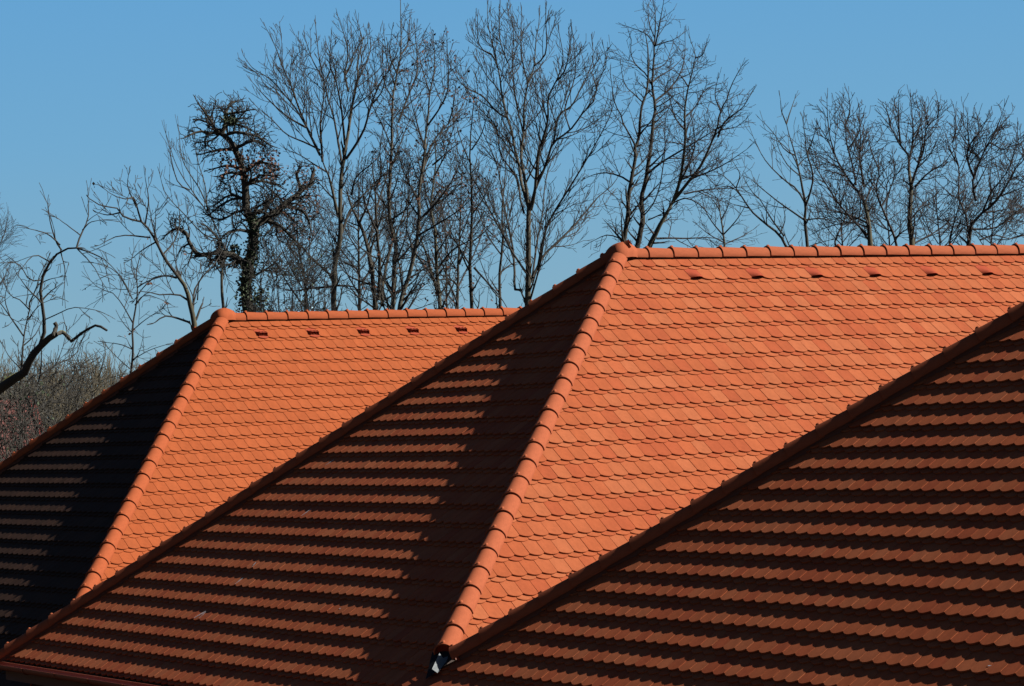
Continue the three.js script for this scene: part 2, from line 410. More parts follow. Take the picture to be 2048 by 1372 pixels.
// vent tiles of the front hall: the tile swells up into a mouth at its tip
function ventTileGeometry() {
  const nx = 10, nz = 14, pos = [], uv = [], idx = [], w = (TILE_W - 0.003) / 2;
  const surf = (off) => {
    const base = pos.length / 3;
    for (let j = 0; j <= nz; j++) for (let i = 0; i <= nx; i++) {
      const s = i / nx * 2 - 1, z0 = ARC - TILE_L, z1 = ARC * (1 - Math.pow(Math.abs(s), 2.2)), z = lerp(z0, z1, j / nz);
      const rise = 0.043 * Math.pow(clamp((z + 0.20) / 0.21, 0, 1), 1.6) * Math.pow(Math.cos(s * Math.PI / 2), 0.8);
      pos.push(s * w, T + rise - off, z); uv.push(s * w, z);
    }
    for (let j = 0; j < nz; j++) for (let i = 0; i < nx; i++) { const a = base + j * (nx + 1) + i, b = a + nx + 1; off ? idx.push(a, a + 1, b, a + 1, b + 1, b) : idx.push(a, b, a + 1, a + 1, b, b + 1); }
    return base;
  };
  const top = surf(0), low = surf(0.011), o = (nz) * (nx + 1);
  for (let i = 0; i < nx; i++) idx.push(top + o + i, low + o + i, top + o + i + 1, top + o + i + 1, low + o + i, low + o + i + 1);
  const g = new THREE.BufferGeometry();
  g.setAttribute('position', new THREE.Float32BufferAttribute(pos, 3));
  g.setAttribute('uv', new THREE.Float32BufferAttribute(uv, 2));
  g.setIndex(idx);
  g.computeVertexNormals();
  return g;
}
const ventGeometry = ventTileGeometry();
for (let i = 4; i < 60; i += 5) {
  const m = mesh('vent_tile', ventGeometry, ventClay, litSlope);
  m.position.set((i + 0.12 + rowJitter[13] * 0.7 + 0.5) * TILE_W, tileHeight(litRows[1], litRows[1], 1) + 0.002, litRows[1] - 0.004);
  m.rotation.x = -LIFT;
}
// hip and ridge tiles
const hipPoint = (k, v, u0 = 0, side = 1) => onDark(u0 + side * k * v, v);
for (const [a, b] of [[hipPoint(K1, 0.1), hipPoint(K1, VALLEY_V - 0.25)], [hipPoint(K2, 0.1, 0, -1), hipPoint(K2, EAVE, 0, -1)], [hipPoint(K3, 0.1, SPAN, -1), hipPoint(K3, VALLEY_V - 0.2, SPAN, -1)], [hipPoint(K1, 0.1, SPAN), hipPoint(K1, EAVE, SPAN)]]) bedding(hall, a, b, 0.15, -0.16, 0.02);
for (const x of [0, SPAN]) bedding(hall, V(x, 0.1, 0), V(x, 22, 0), 0.13, -0.2, -0.01);
const hip1Caps = capRow(hall, 'hip_tile', hipPoint(K1, 0.02), hipPoint(K1, VALLEY_V), 0.352, capClay, 31, -0.005, hipCap, 8.45);
capRow(hall, 'hip_tile', hipPoint(K2, 0.02, 0, -1), hipPoint(K2, EAVE + 0.15, 0, -1), 0.352, capClay, 32, -0.18);
const hipCCaps = capRow(hall, 'hip_tile', hipPoint(K3, 0.02, SPAN, -1), hipPoint(K3, VALLEY_V, SPAN, -1), 0.352, capClay, 33, -0.055);
capRow(hall, 'hip_tile', hipPoint(K1, 0.02, SPAN), hipPoint(K1, EAVE + 0.1, SPAN), 0.352, capClay, 34, 0.10);
for (const [x, s] of [[0, 41], [SPAN, 42]]) {
  capRow(hall, 'ridge_tile', V(x, 22, 0), V(x, 0, 0), 0.36, capClay, s, 0.01, ridgeCap, 21.95, -0.028);
  const dome = mesh('ridge_crown', domeGeometry([Math.PI / 2, rad(-47), rad(-133)]), capClay, hall);
  dome.position.copy(V(x, 0.02, -0.035)).sub(hall.position);
}

// lead at the foot of the valley: a tongue with shade put into its near-black colour, and a paler flap along the sunny slope; plugs close the last hip tiles
{
  const c = hall.position, litN = litV.clone().cross(litU).normalize();
  const P = (x, y, h) => { const [u, v] = pixelOnDark(x, y); return onDark(u, v, h); };
  const Q = (x, y, h) => { const d = ray(x, y), o = ORIGIN.clone().addScaledVector(litN, h); return EYE.clone().addScaledVector(d, o.sub(EYE).dot(litN) / d.dot(litN)); };
  const sheet = (pts, tris, material) => {
    const pos = [];
    for (const t of tris) for (const k of t) pos.push(pts[k].x - c.x, pts[k].y - c.y, pts[k].z - c.z);
    const g = new THREE.BufferGeometry();
    g.setAttribute('position', new THREE.Float32BufferAttribute(pos, 3));
    g.setAttribute('uv', new THREE.Float32BufferAttribute(pos.filter((_, i) => i % 3 !== 1), 2));
    g.computeVertexNormals();
    return mesh('lead_flashing', g, material, hall);
  };
  const dark = new THREE.MeshPhysicalMaterial({ color: rgb(0.008, 0.008, 0.010), specularIntensity: 0.15, roughness: 1, side: THREE.DoubleSide });
  const pale = new THREE.MeshStandardMaterial({ color: rgb(0.06, 0.068, 0.07), metalness: 0.1, roughness: 0.55, side: THREE.DoubleSide, bumpMap: clayBump, bumpScale: 0.002 });
  sheet([P(866, 1306, 0.012), P(912, 1306, 0.03), P(907, 1322, 0.02), P(874, 1345, 0.012), P(852, 1360, 0.008)], [[0, 4, 3], [0, 3, 2], [0, 2, 1]], dark);
  sheet([Q(879, 1306, 0.10), Q(886, 1316, 0.09), Q(897, 1317, 0.10), Q(875, 1346, 0.10), Q(864, 1338, 0.11), Q(902, 1310, 0.09)], [[0, 4, 1], [1, 4, 3], [1, 3, 2], [1, 2, 5]], pale);
  const plug = new THREE.CylinderGeometry(CAP_R - 0.008, CAP_R - 0.008, 0.02, 20);
  plug.rotateX(Math.PI / 2);
  plug.translate(0, -0.03, 0.35);
  for (const caps of [hip1Caps, hipCCaps]) mesh('mortar_plug', plug, ventClayDark, hall).applyMatrix4((caps.at(-1).updateMatrix(), caps.at(-1).matrix));
}
// bird droppings run down some of the shaded tiles
{
  const white = new THREE.MeshStandardMaterial({ color: rgb(0.264, 0.256, 0.264), roughness: 0.9 }), r = random(55);
  for (const [x0, y0, x1, y1, w] of [[666, 917, 650, 930, 0.010], [621, 1015, 602, 1032, 0.010], [511, 1123, 504, 1133, 0.011], [485, 1153, 470, 1168, 0.010], [410, 1220, 388, 1236, 0.016], [410, 1222, 398, 1236, 0.008], [680, 1215, 678, 1217, 0.016], [1979, 1329, 1976, 1331, 0.02]]) {
    const [ua, va] = pixelOnDark(x0, y0), [ub, vb] = pixelOnDark(x1, y1), pos = [], idx = [], n = 6;
    const notch = darkRows.find((q) => q + 0.035 >= vb) ?? vb;
    for (let k = 0; k <= n; k++) {
      const t = k / n, u = lerp(ua, ub, t) + (r() - 0.5) * 0.006, v = lerp(va, vb, t), ww = w * (0.5 + 0.5 * Math.sin(Math.PI * Math.min(1, t * 1.2 + 0.1))) * (0.8 + 0.4 * r());
      for (const s of [-1, 1]) pos.push(u + s * ww, tileHeight(v, notch, 1) + T + 0.0035, v);
    }
    for (let k = 0; k < n; k++) { const a = 2 * k; idx.push(a, a + 2, a + 1, a + 1, a + 2, a + 3); }
    const g = new THREE.BufferGeometry();
    g.setAttribute('position', new THREE.Float32BufferAttribute(pos, 3));
    g.setIndex(idx);
    g.computeVertexNormals();
    mesh('bird_dropping', g, white, darkSlope);
  }
}
// walls, eaves and gutter of the front hall
const plank = new THREE.MeshPhysicalMaterial({ color: rgb(0.44, 0.085, 0.026), roughness: 0.95, specularIntensity: 0.1, map: clayMap, bumpMap: clayBump, bumpScale: 0.002 });
const brownMetal = new THREE.MeshPhysicalMaterial({ color: rgb(0.17, 0.042, 0.017), roughness: 0.6, specularIntensity: 0.3 });
const soffitWood = new THREE.MeshStandardMaterial({ color: rgb(0.0682, 0.0256, 0.0128), roughness: 0.9 });
function box(x0, x1, y0, y1, z0, z1) { const g = new THREE.BoxGeometry(x1 - x0, z1 - z0, y1 - y0); g.translate((x0 + x1) / 2, (z0 + z1) / 2 + RIDGE, -(y0 + y1) / 2); return g; }
const EY = -EAVE * Math.cos(BE), EZ = -EAVE * Math.sin(BE);          // the eave line of the shaded slope
{
  const c = new THREE.Vector3().copy(hall.position).negate(), put = (g) => g.translate(c.x, c.y, c.z);
  mesh('wall', put(box(-4.95, SPAN + 5.2, EY + 0.62, RIDGE_END - 0.5, -RIDGE, EZ - 0.08)), plank, hall);
  const boards = [];
  for (let x = -4.95; x < SPAN + 5.1; x += 0.14) boards.push(box(x, x + 0.132, EY + 0.59, EY + 0.615, -RIDGE + 0.3, EZ - 0.1));
  tag(mesh('wall_board', put(mergeGeometries(boards)), plank, hall), null, null, null, 'stuff');
  mesh('eaves_board', put(box(-K2 * EAVE + 0.12, SPAN + K1 * EAVE - 0.1, EY + 0.07, EY + 0.10, EZ - 0.24, EZ - 0.09)), soffitWood, hall);
  mesh('soffit', put(box(-K2 * EAVE + 0.12, SPAN + K1 * EAVE - 0.1, EY + 0.105, EY + 0.7, EZ - 0.20, EZ - 0.17)), soffitWood, hall);
  const gl = SPAN + K1 * EAVE + K2 * EAVE + 0.2, gutter = mesh('gutter', gutterGeometry(gl), brownMetal, hall);
  gutter.rotation.y = 0;
  gutter.position.copy(V(-K2 * EAVE - 0.1, EY - 0.085, EZ - 0.015)).sub(hall.position);
  for (let x = -K2 * EAVE + 0.25; x < SPAN + 5; x += 1.08) {
    const b = mesh('gutter_bracket', new THREE.TorusGeometry(0.079, 0.008, 6, 14, Math.PI), brownMetal, hall);
    b.rotation.set(0, Math.PI / 2, Math.PI);
    b.rotation.order = 'YXZ';
    b.position.copy(V(x, EY - 0.085, EZ - 0.015)).sub(hall.position);
  }
}

// ---- the farther hall, turned a little, with plain orange tiles
const A_TURN = 0.04685, A_AL = rad(39.73), A_BE = rad(40.0), A_APEX = V(-11.2964, -0.2061, -0.2782);
const far = thing('tiled_hall', A_APEX.clone().setY(0), 'smaller hall at left with one hipped roof of even orange tiles and grilled vents', 'hall');
const spin = (X, Y, Z) => D(X * Math.cos(A_TURN) - Y * Math.sin(A_TURN), X * Math.sin(A_TURN) + Y * Math.cos(A_TURN), Z);
const aLitU = spin(0, 1, 0), aLitV = spin(Math.cos(A_AL), 0, -Math.sin(A_AL)), aDarkU = spin(1, 0, 0), aDarkV = spin(0, -Math.cos(A_BE), -Math.sin(A_BE));
const KA1 = Math.sin(A_BE) / Math.tan(A_AL), KA2 = 0.735, A_END = 14, A_EAVE = 7.8;
const aDark = slope(far, 'hip_end_slope', A_APEX, aDarkU, aDarkV, [[0, 0], [KA1 * A_EAVE, A_EAVE], [-KA2 * A_EAVE, A_EAVE]], deckMaterial);
const aLow = KA1 * A_EAVE / Math.cos(A_AL);
const aLit = slope(far, 'sunny_slope', A_APEX, aLitU, aLitV, [[0, 0], [A_END, 0], [A_END, aLow], [-A_EAVE * Math.cos(A_BE), aLow]], deckMaterial);
const KA2A = Math.atan(Math.sin(A_BE) / KA2);
slope(far, 'back_slope', A_APEX, spin(0, -1, 0), spin(-Math.cos(KA2A), 0, -Math.sin(KA2A)), [[0, 0], [A_EAVE * Math.cos(A_BE), KA2 * A_EAVE / Math.cos(KA2A)], [-A_END, KA2 * A_EAVE / Math.cos(KA2A)], [-A_END, 0]], deckClay);
const aRows = Array.from({ length: 27 }, (_, k) => 0.24 + 0.2868 * k).filter((v) => v < A_EAVE);
const hiddenByHall = (p) => hiddenByDark(p, (u, v) => v > 0 && v < EAVE && u > -K2 * v - 0.15);
const aDarkSet = tileSlope(aDark, { rows: Array.from({ length: 26 }, (_, k) => 0.16 + 0.3 * k).filter((v) => v < A_EAVE), phase: (k) => 0.4 + rowJitter[k + 3] * 0.6, range: (v) => [-KA2 * v - 0.3, KA1 * v + 0.3], clips: [[-1, -KA2, -GAP], [1, -KA1, -GAP]], colors: CLAY_DARK, materials: clayDark, seed: 61, seen: () => true });
const isGrille = (i, row) => row === 1 && i >= 2 && (i - 2) % 5 === 0;
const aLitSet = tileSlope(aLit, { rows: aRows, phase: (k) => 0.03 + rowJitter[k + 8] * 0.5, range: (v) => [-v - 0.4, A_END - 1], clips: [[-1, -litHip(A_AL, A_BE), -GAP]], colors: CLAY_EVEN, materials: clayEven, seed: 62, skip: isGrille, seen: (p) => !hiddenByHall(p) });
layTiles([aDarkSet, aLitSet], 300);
// grilled vents: a tile with a low hood whose mouth faces down the slope
{
  const hood = [], w = 0.076, z0 = -0.165, z1 = -0.012, h = 0.062, wall = 0.007;
  const tri = (...p) => hood.push(...p.flat());
  const a = [-w, T, z0], b = [w, T, z0], c = [-w * 0.82, T + h, z1 - 0.01], d = [w * 0.82, T + h, z1 - 0.01], e = [-w, T, z1], f = [w, T, z1];
  tri(a, c, d); tri(a, d, b); tri(a, e, c); tri(b, d, f);
  const hg = new THREE.BufferGeometry();
  hg.setAttribute('position', new THREE.Float32BufferAttribute(hood, 3));
  hg.setAttribute('uv', new THREE.Float32BufferAttribute(hood.filter((_, i) => i % 3 !== 1), 2));
  hg.computeVertexNormals();
  const fins = [];
  for (let k = -2; k <= 2; k++) { const g = new THREE.BoxGeometry(0.009, h * 0.9, 0.05); g.rotateZ(k % 2 ? 0.35 : -0.35); g.translate(k * 0.028, T + h * 0.42, z1 - 0.04); fins.push(g); }
  const finG = mergeGeometries(fins), back = new THREE.BoxGeometry(w * 1.7, h * 0.7, 0.006);
  back.translate(0, T + h * 0.38, z1 - 0.07);
  for (let i = 2; i < 34; i += 5) {
    const m = mesh('vent_tile', FULL[0], ventClay, aLit);
    m.position.set((i + 0.03 + rowJitter[9] * 0.5 + 0.5) * TILE_W, tileHeight(aRows[1], aRows[1], 1), aRows[1]);
    m.rotation.x = -LIFT;
    const q = (g, mat) => { const k = new THREE.Mesh(g, mat); k.castShadow = k.receiveShadow = true; return k; };
    const whole = mergeGeometries([FULL[0].clone(), hg, finG.clone().toNonIndexed(), back.clone().toNonIndexed()].map((g) => { for (const n of Object.keys(g.attributes)) if (!['position', 'normal', 'uv'].includes(n)) g.deleteAttribute(n); return g; }));
    m.geometry = whole;
  }
}
const onA = (u, v) => A_APEX.clone().addScaledVector(aDarkU, u).addScaledVector(aDarkV, v);
for (const k of [KA1, -KA2]) bedding(far, onA(k * 0.1, 0.1), onA(k * A_EAVE, A_EAVE), 0.15, -0.16, 0.02);
bedding(far, A_APEX.clone().addScaledVector(aLitU, 0.1), A_APEX.clone().addScaledVector(aLitU, A_END), 0.13, -0.2, -0.01);
capRow(far, 'hip_tile', onA(KA1 * 0.02, 0.02), onA(KA1 * A_EAVE, A_EAVE), 0.352, capClayEven, 71, 0.035);
capRow(far, 'hip_tile', onA(-KA2 * 0.02, 0.02), onA(-KA2 * A_EAVE, A_EAVE), 0.352, capClayEven, 72, 0.10);
capRow(far, 'ridge_tile', A_APEX.clone().addScaledVector(aLitU, A_END), A_APEX, 0.36, capClayEven, 73, A_END - 0.75 - 36 * 0.36, ridgeCap, A_END - 0.05, -0.028);
{
  const dome = mesh('ridge_crown', domeGeometry([Math.PI / 2 + A_TURN, rad(-47) + A_TURN, rad(-133) + A_TURN]), capClayEven, far);
  dome.position.copy(A_APEX).sub(far.position).add(new THREE.Vector3(0, -0.035, 0));
  const hw = new THREE.BoxGeometry(9.6, 3.5, A_END + 4.6);
  hw.translate(0, 1.75, -(A_END - 5.0) / 2);
  const wl = mesh('wall', hw, plank, far);
  wl.rotation.y = A_TURN;
  const gutter = mesh('gutter', gutterGeometry((KA1 + KA2) * A_EAVE), brownMetal, far);
  gutter.rotation.y = A_TURN;
  gutter.position.copy(onA(-KA2 * A_EAVE, A_EAVE + 0.05)).sub(far.position).add(new THREE.Vector3(0, -0.08, 0));
}

// ---------------------------------------------------------------- the ground: flat round the halls, an unseen hillside is added behind the viewer to block low sky light
{
  const N = 120, pos = [], uv = [], idx = [], sm = (x) => { const q = clamp(x, 0, 1); return q * q * (3 - 2 * q); };
  const line = (i) => { const q = 2 * i / N - 1; return Math.sign(q) * (400 * Math.abs(q) + 2600 * Math.pow(Math.abs(q), 5)); };
  for (let j = 0; j <= N; j++) for (let i = 0; i <= N; i++) {
    const x = line(i), y = line(j), h = 46 * sm((-38 - y) / 85) * (1 - sm((Math.abs(x - 10) - 160) / 200));
    pos.push(x, h, -y);
    uv.push(x / 5, y / 5);
  }
  for (let j = 0; j < N; j++) for (let i = 0; i < N; i++) { const a = j * (N + 1) + i, b = a + N + 1; idx.push(a, a + 1, b, a + 1, b + 1, b); }
  const g = new THREE.BufferGeometry();
  g.setAttribute('position', new THREE.Float32BufferAttribute(pos, 3));
  g.setAttribute('uv', new THREE.Float32BufferAttribute(uv, 2));
  g.setIndex(idx);
  g.computeVertexNormals();
  const ground = mesh('ground', g, new THREE.MeshStandardMaterial({ color: rgb(0.036, 0.026, 0.014), map: noiseTexture(256, 5, [4, 13, 47, 120], 0.9, 0.75), roughness: 1 }));
  tag(ground, 'dull winter ground round the halls and under the bare trees', 'ground', null, 'structure');
}

// ---------------------------------------------------------------- bare trees
const barkMap = noiseTexture(128, 31, [3, 9, 30, 64], 1.0, 0.72, 0.5), barkBump = noiseTexture(128, 32, [12, 40, 64], 1, 0.5, 0.25);
const bark = (r, g, b) => new THREE.MeshStandardMaterial({ color: rgb(r, g, b), map: barkMap, bumpMap: barkBump, bumpScale: 0.01, roughness: 1 });
const barkGrey = bark(0.0528, 0.0462, 0.0304), barkOlive = bark(0.0528, 0.0475, 0.0264), barkDark = bark(0.0264, 0.0217, 0.0132), barkPale = bark(0.0739, 0.066, 0.0475);
const twigBrown = bark(0.0246, 0.0197, 0.0139), twigGrey = bark(0.0311, 0.027, 0.0197), twigDark = bark(0.0123, 0.0098, 0.0062), twigPurple = bark(0.0246, 0.0188, 0.0164), twigTan = bark(0.080, 0.064, 0.036);
const moss = new THREE.MeshStandardMaterial({ color: rgb(0.20, 0.165, 0.012), map: barkMap, bumpMap: barkBump, bumpScale: 0.03, roughness: 1 });
const deadLeaf = new THREE.MeshStandardMaterial({ color: rgb(0.0554, 0.0213, 0.00937), roughness: 1, side: THREE.DoubleSide });
const ivyLeaf = new THREE.MeshStandardMaterial({ color: rgb(0.0149, 0.0264, 0.00596), roughness: 0.85, side: THREE.DoubleSide });

class Wood {                                                          // collects tapered tubes
  constructor() { this.pos = []; this.nor = []; this.uv = []; this.idx = []; }
  tube(points, radii, sides) {
    const n = points.length, start = this.pos.length / 3, t = new THREE.Vector3(), a = new THREE.Vector3(), b = new THREE.Vector3();
    let along = 0;
    t.subVectors(points[1], points[0]).normalize();
    a.set(0.31, 0.17, 0.93).cross(t).normalize();
    for (let i = 0; i < n; i++) {
      t.subVectors(points[Math.min(i + 1, n - 1)], points[Math.max(i - 1, 0)]).normalize();
      a.addScaledVector(t, -a.dot(t)).normalize();
      b.crossVectors(t, a);
      if (i) along += points[i].distanceTo(points[i - 1]);
      for (let k = 0; k <= sides; k++) {
        const w = 2 * Math.PI * k / sides, c = Math.cos(w), s = Math.sin(w), nx = a.x * c + b.x * s, ny = a.y * c + b.y * s, nz = a.z * c + b.z * s, r = radii[i];
        this.pos.push(points[i].x + nx * r, points[i].y + ny * r, points[i].z + nz * r);
        this.nor.push(nx, ny, nz);
        this.uv.push(k / sides * Math.max(0.1, r * 6), along);
      }
    }
    for (let i = 0; i + 1 < n; i++) for (let k = 0; k < sides; k++) { const p = start + i * (sides + 1) + k, q = p + sides + 1; this.idx.push(p, p + 1, q, p + 1, q + 1, q); }
  }
  build(name, material, parent) {
    if (!this.pos.length) return null;
    const g = new THREE.BufferGeometry(), c = parent?.position ?? new THREE.Vector3();
    for (let i = 0; i < this.pos.length; i += 3) { this.pos[i] -= c.x; this.pos[i + 1] -= c.y; this.pos[i + 2] -= c.z; }
    g.setAttribute('position', new THREE.Float32BufferAttribute(this.pos, 3));
    g.setAttribute('normal', new THREE.Float32BufferAttribute(this.nor, 3));
    g.setAttribute('uv', new THREE.Float32BufferAttribute(this.uv, 2));
    g.setIndex(this.idx);
    return mesh(name, g, material, parent);
  }
}
class Leaves {                                                        // small folded leaves or seed bunches
  constructor() { this.pos = []; }
  add(p, size, r) {
    const v = () => new THREE.Vector3(r() - 0.5, r() - 0.5, r() - 0.5).normalize(), a = v().multiplyScalar(size), b = v().cross(a).normalize().multiplyScalar(size * 0.45);
    const q = [p.clone().addScaledVector(a, -0.5), p.clone().add(b), p.clone().addScaledVector(a, 0.6), p.clone().sub(b)];
    for (const k of [0, 1, 2, 0, 2, 3]) this.pos.push(q[k].x, q[k].y, q[k].z);
  }
  build(name, material, parent) {
    if (!this.pos.length) return null;
    const g = new THREE.BufferGeometry(), c = parent.position;
    g.setAttribute('position', new THREE.Float32BufferAttribute(this.pos.map((x, i) => x - [c.x, c.y, c.z][i % 3]), 3));
    g.computeVertexNormals();
    return tag(mesh(name, g, material, parent), null, null, null, 'stuff');
  }
}
const ORTHO = new THREE.Vector3();
function aside(d, angle, r) {                                         // a direction that far off d, to a random side
  ORTHO.set(r() - 0.5, r() - 0.5, r() - 0.5);
  ORTHO.addScaledVector(d, -ORTHO.dot(d)).normalize();
  return d.clone().multiplyScalar(Math.cos(angle)).addScaledVector(ORTHO, Math.sin(angle)).normalize();
}
// a branch and, level by level, what grows on it
function grow(w, p, d, length, radius, level, o, r) {
  const n = level === 0 ? 6 : level === 1 ? 4 : 3, pts = [p.clone()], radii = [radius], dir = d.clone();
  for (let i = 1; i <= n; i++) {
    const s = o.wiggle * (level === 2 ? 0.8 : 1);
    dir.x += (r() - 0.5) * s; dir.y += (r() - 0.5) * s + o.up[level]; dir.z += (r() - 0.5) * s;
    dir.normalize();
    pts.push(pts[i - 1].clone().addScaledVector(dir, length / n));
    radii.push(Math.max(o.thin, radius * (1 - 0.8 * i / n)));
  }
  w.tube(pts, radii, level === 0 ? 5 : 3);
  if (level === 2) { o.bud?.(pts[n], r); return; }
  const count = Math.max(1, Math.round(length * o.density[level] * (0.75 + 0.5 * r())));
  for (let k = 0; k < count; k++) {
    const t = 0.12 + 0.88 * (k + r()) / count, f = t * n, i = Math.min(n - 1, Math.floor(f)), q = pts[i].clone().lerp(pts[i + 1], f - i), axis = pts[i + 1].clone().sub(pts[i]).normalize();
    const l = Math.min((level === 0 ? o.length[1] : o.length[2]) * (0.55 + 0.9 * r()) * (level === 0 ? 1.15 - 0.6 * t : 1), length * 0.6);
    grow(w, q, aside(axis, o.angle * (0.6 + 0.8 * r()), r), l, Math.max(o.thin, lerp(radii[i], radii[i + 1], f - i) * 0.68), level + 1, o, r);
  }
}
const FORM = {                                                        // how the fine wood grows; lengths in metres, densities per metre
  ash: { up: [0.1, 0.12, 0.14], wiggle: 0.16, angle: 0.62, length: [1.8, 0.75, 0.36], density: [3.8, 3.8], spawn: 3.2, thin: 0.0075 },
  maple: { up: [0.10, 0.08, 0.05], wiggle: 0.2, angle: 0.75, length: [1.9, 0.85, 0.34], density: [3.8, 4.2], spawn: 3.6, thin: 0.007 },
  birchy: { up: [0.03, 0.05, 0.04], wiggle: 0.22, angle: 0.9, length: [1.6, 0.8, 0.38], density: [4.0, 4.6], spawn: 3.8, thin: 0.0062 },
  oak: { up: [0.08, 0.06, 0.05], wiggle: 0.34, angle: 0.75, length: [1.9, 0.85, 0.36], density: [4.4, 4.8], spawn: 4.6, thin: 0.0072 },
  gnarled: { up: [0.0, 0.01, 0.02], wiggle: 1.0, angle: 0.85, length: [1.35, 0.62, 0.26], density: [6.0, 7.5], spawn: 7.5, thin: 0.009 },
  drooping: { up: [0.0, -0.08, -0.14], wiggle: 0.3, angle: 0.8, length: [1.7, 0.9, 0.4], density: [3.2, 3.8], spawn: 2.2, thin: 0.006 },
  sparse: { up: [0.08, 0.08, 0.06], wiggle: 0.26, angle: 0.7, length: [1.4, 0.7, 0.32], density: [3.0, 3.4], spawn: 1.8, thin: 0.0066 },
  whips: { up: [0.16, 0.14, 0.10], wiggle: 0.18, angle: 0.5, length: [1.6, 0.9, 0.5], density: [2.0, 2.2], spawn: 1.7, thin: 0.0068 },
};
// limbs: strings 'r0>r1|x,y x,y ...' in pixels of the photograph at the tree's distance; the first one is the trunk and goes on to the ground.
// Every limb leans towards or away from the viewer by its own amount, so that the crown is as deep as it is wide.
function tree(name, label, depth, limbs, form, trunkBark, twigBark, seed, more = {}) {
  const r = random(seed), o = { ...FORM[form], ...more }, scale = depth / FOCAL, trunkWood = new Wood(), crown = new Wood(), done = [];
  const first = limbs[0].split('|')[1].split(' ')[0].split(',').map(Number), base = at(first[0], first[1], depth);
  base.y = 0;
  const leaves = new Leaves();
  if (more.seeds) o.bud = (p, q) => { if (q() < more.seeds) for (let k = 0; k < 2; k++) leaves.add(p.clone().add(new THREE.Vector3(q() - 0.5, q() - 0.9, q() - 0.5).multiplyScalar(0.16)), 0.05 + 0.05 * q(), q); };
  const t = thing(name, base, label, 'tree', more.group);
  limbs.forEach((text, li) => {
    const [size, path] = text.split('|'), [ra, rb] = size.split('>').map((q) => q * (more.girth ?? 0.58)), px = path.split(' ').map((q) => q.split(',').map(Number));
    let z0 = 0, near = 40;
    if (li) for (const q of done) { const e = Math.hypot(q[0] - px[0][0], q[1] - px[0][1]); if (e < near) { near = e; z0 = q[2]; } }
    const lean = li ? (r() < 0.5 ? -1 : 1) * (0.25 + 0.55 * r()) : 0.05 * (r() - 0.5);
    let run = 0;
    const ctrl = px.map(([x, y], i) => { if (i) run += Math.hypot(x - px[i - 1][0], y - px[i - 1][1]) * scale; const z = z0 + lean * run * (1 - 0.012 * run) + (i ? (r() - 0.5) * 0.25 : 0); return at(x, y, depth + z); });
    if (!li) ctrl.unshift(base.clone());
    const curve = new THREE.CatmullRomCurve3(ctrl, false, 'centripetal'), L = curve.getLength(), n = Math.max(6, Math.round(L / 0.28)), pts = curve.getSpacedPoints(n);
    const bend = ra * scale * (more.knotty ?? 0.25);
    pts.forEach((p, i) => { if (i && i < n) { p.x += (r() - 0.5) * bend; p.y += (r() - 0.5) * bend; p.z += (r() - 0.5) * bend; } });
    const head = li ? 0 : ctrl[0].distanceTo(ctrl[1]) / L, radii = pts.map((_, i) => scale * lerp(ra, rb, clamp((i / n - head) / (1 - head), 0, 1)) * (i / n < head ? 1 + 0.3 * (1 - i / n / head) : 1) * (0.95 + 0.1 * r()));
    (ra * scale > 0.05 ? trunkWood : crown).tube(pts, radii, ra * scale > 0.05 ? 9 : 6);
    pts.forEach((p) => { const q = project(p); done.push([q[0], q[1], q[2] - depth]); });
    if (o.bare?.includes(li)) return;
    const from = li ? 0.12 : Math.max(head, more.trunkFrom ?? 0.45), count = Math.round(L * (1 - from) * o.spawn);
    for (let k = 0; k < count; k++) {
      const s = from + (1 - from) * (k + r()) / count, f = s * n, i = Math.min(n - 1, Math.floor(f)), p = pts[i].clone().lerp(pts[i + 1], f - i), axis = pts[i + 1].clone().sub(pts[i]).normalize();
      const l = Math.min(s > 0.85 ? o.length[1] * (0.4 + 0.5 * r()) : o.length[0] * (0.45 + 0.8 * r()) * (1.2 - 0.9 * s), (1 - s) * L * 0.6 + 0.2);
      grow(crown, p, aside(axis, o.angle * (0.7 + 0.6 * r()), r), l, Math.max(o.thin, Math.min(radii[i] * 0.6, 0.042)), s > 0.85 ? 1 : 0, o, r);
    }
    for (let k = 0; k < 3; k++) grow(crown, pts[n], aside(pts[n].clone().sub(pts[n - 1]).normalize(), 0.3 * r(), r), o.length[2] * (0.5 + 0.7 * r()), Math.max(o.thin, radii[n] * 0.8), 2, o, r);
  });
  trunkWood.build('trunk', trunkBark, t);
  crown.build('crown', twigBark, t);
  leaves.build('seed_cluster', deadLeaf, t);
  more.after?.(t, r);
  return t;
}
// limbs for a tree that stands in the crowd: a trunk and limbs that fan out, drawn by rule
function plainLimbs(x, y, height, spread, count, rPx, seed) {
  const r = random(seed), list = [], tx = x + (r() - 0.5) * spread * 0.3;
  const spine = [0, 0.3, 0.6, 1].map((t) => [lerp(x, tx, t) + (t > 0 && t < 1 ? (r() - 0.5) * spread * 0.08 : 0), y - height * t]);
  const write = (a, b, p) => `${a.toFixed(1)}>${b.toFixed(1)}|` + p.map((q) => q.map((v) => v.toFixed(0)).join(',')).join(' ');
  list.push(write(rPx, 1, spine));
  for (let k = 0; k < count; k++) {
    const t = 0.12 + 0.7 * (k + r() * 0.6) / count, side = k % 2 ? 1 : -1, sx = lerp(x, tx, t), sy = y - height * t, reach = spread * (0.35 + 0.3 * r()) * (1.1 - 0.5 * t), rise = height * (1 - t) * (0.55 + 0.35 * r());
    list.push(write(rPx * (0.6 - 0.35 * t), 0.7, [[sx, sy], [sx + side * reach * 0.5, sy - rise * 0.35], [sx + side * reach * 0.85, sy - rise * 0.7], [sx + side * reach, sy - rise]]));
  }
  return list;
}

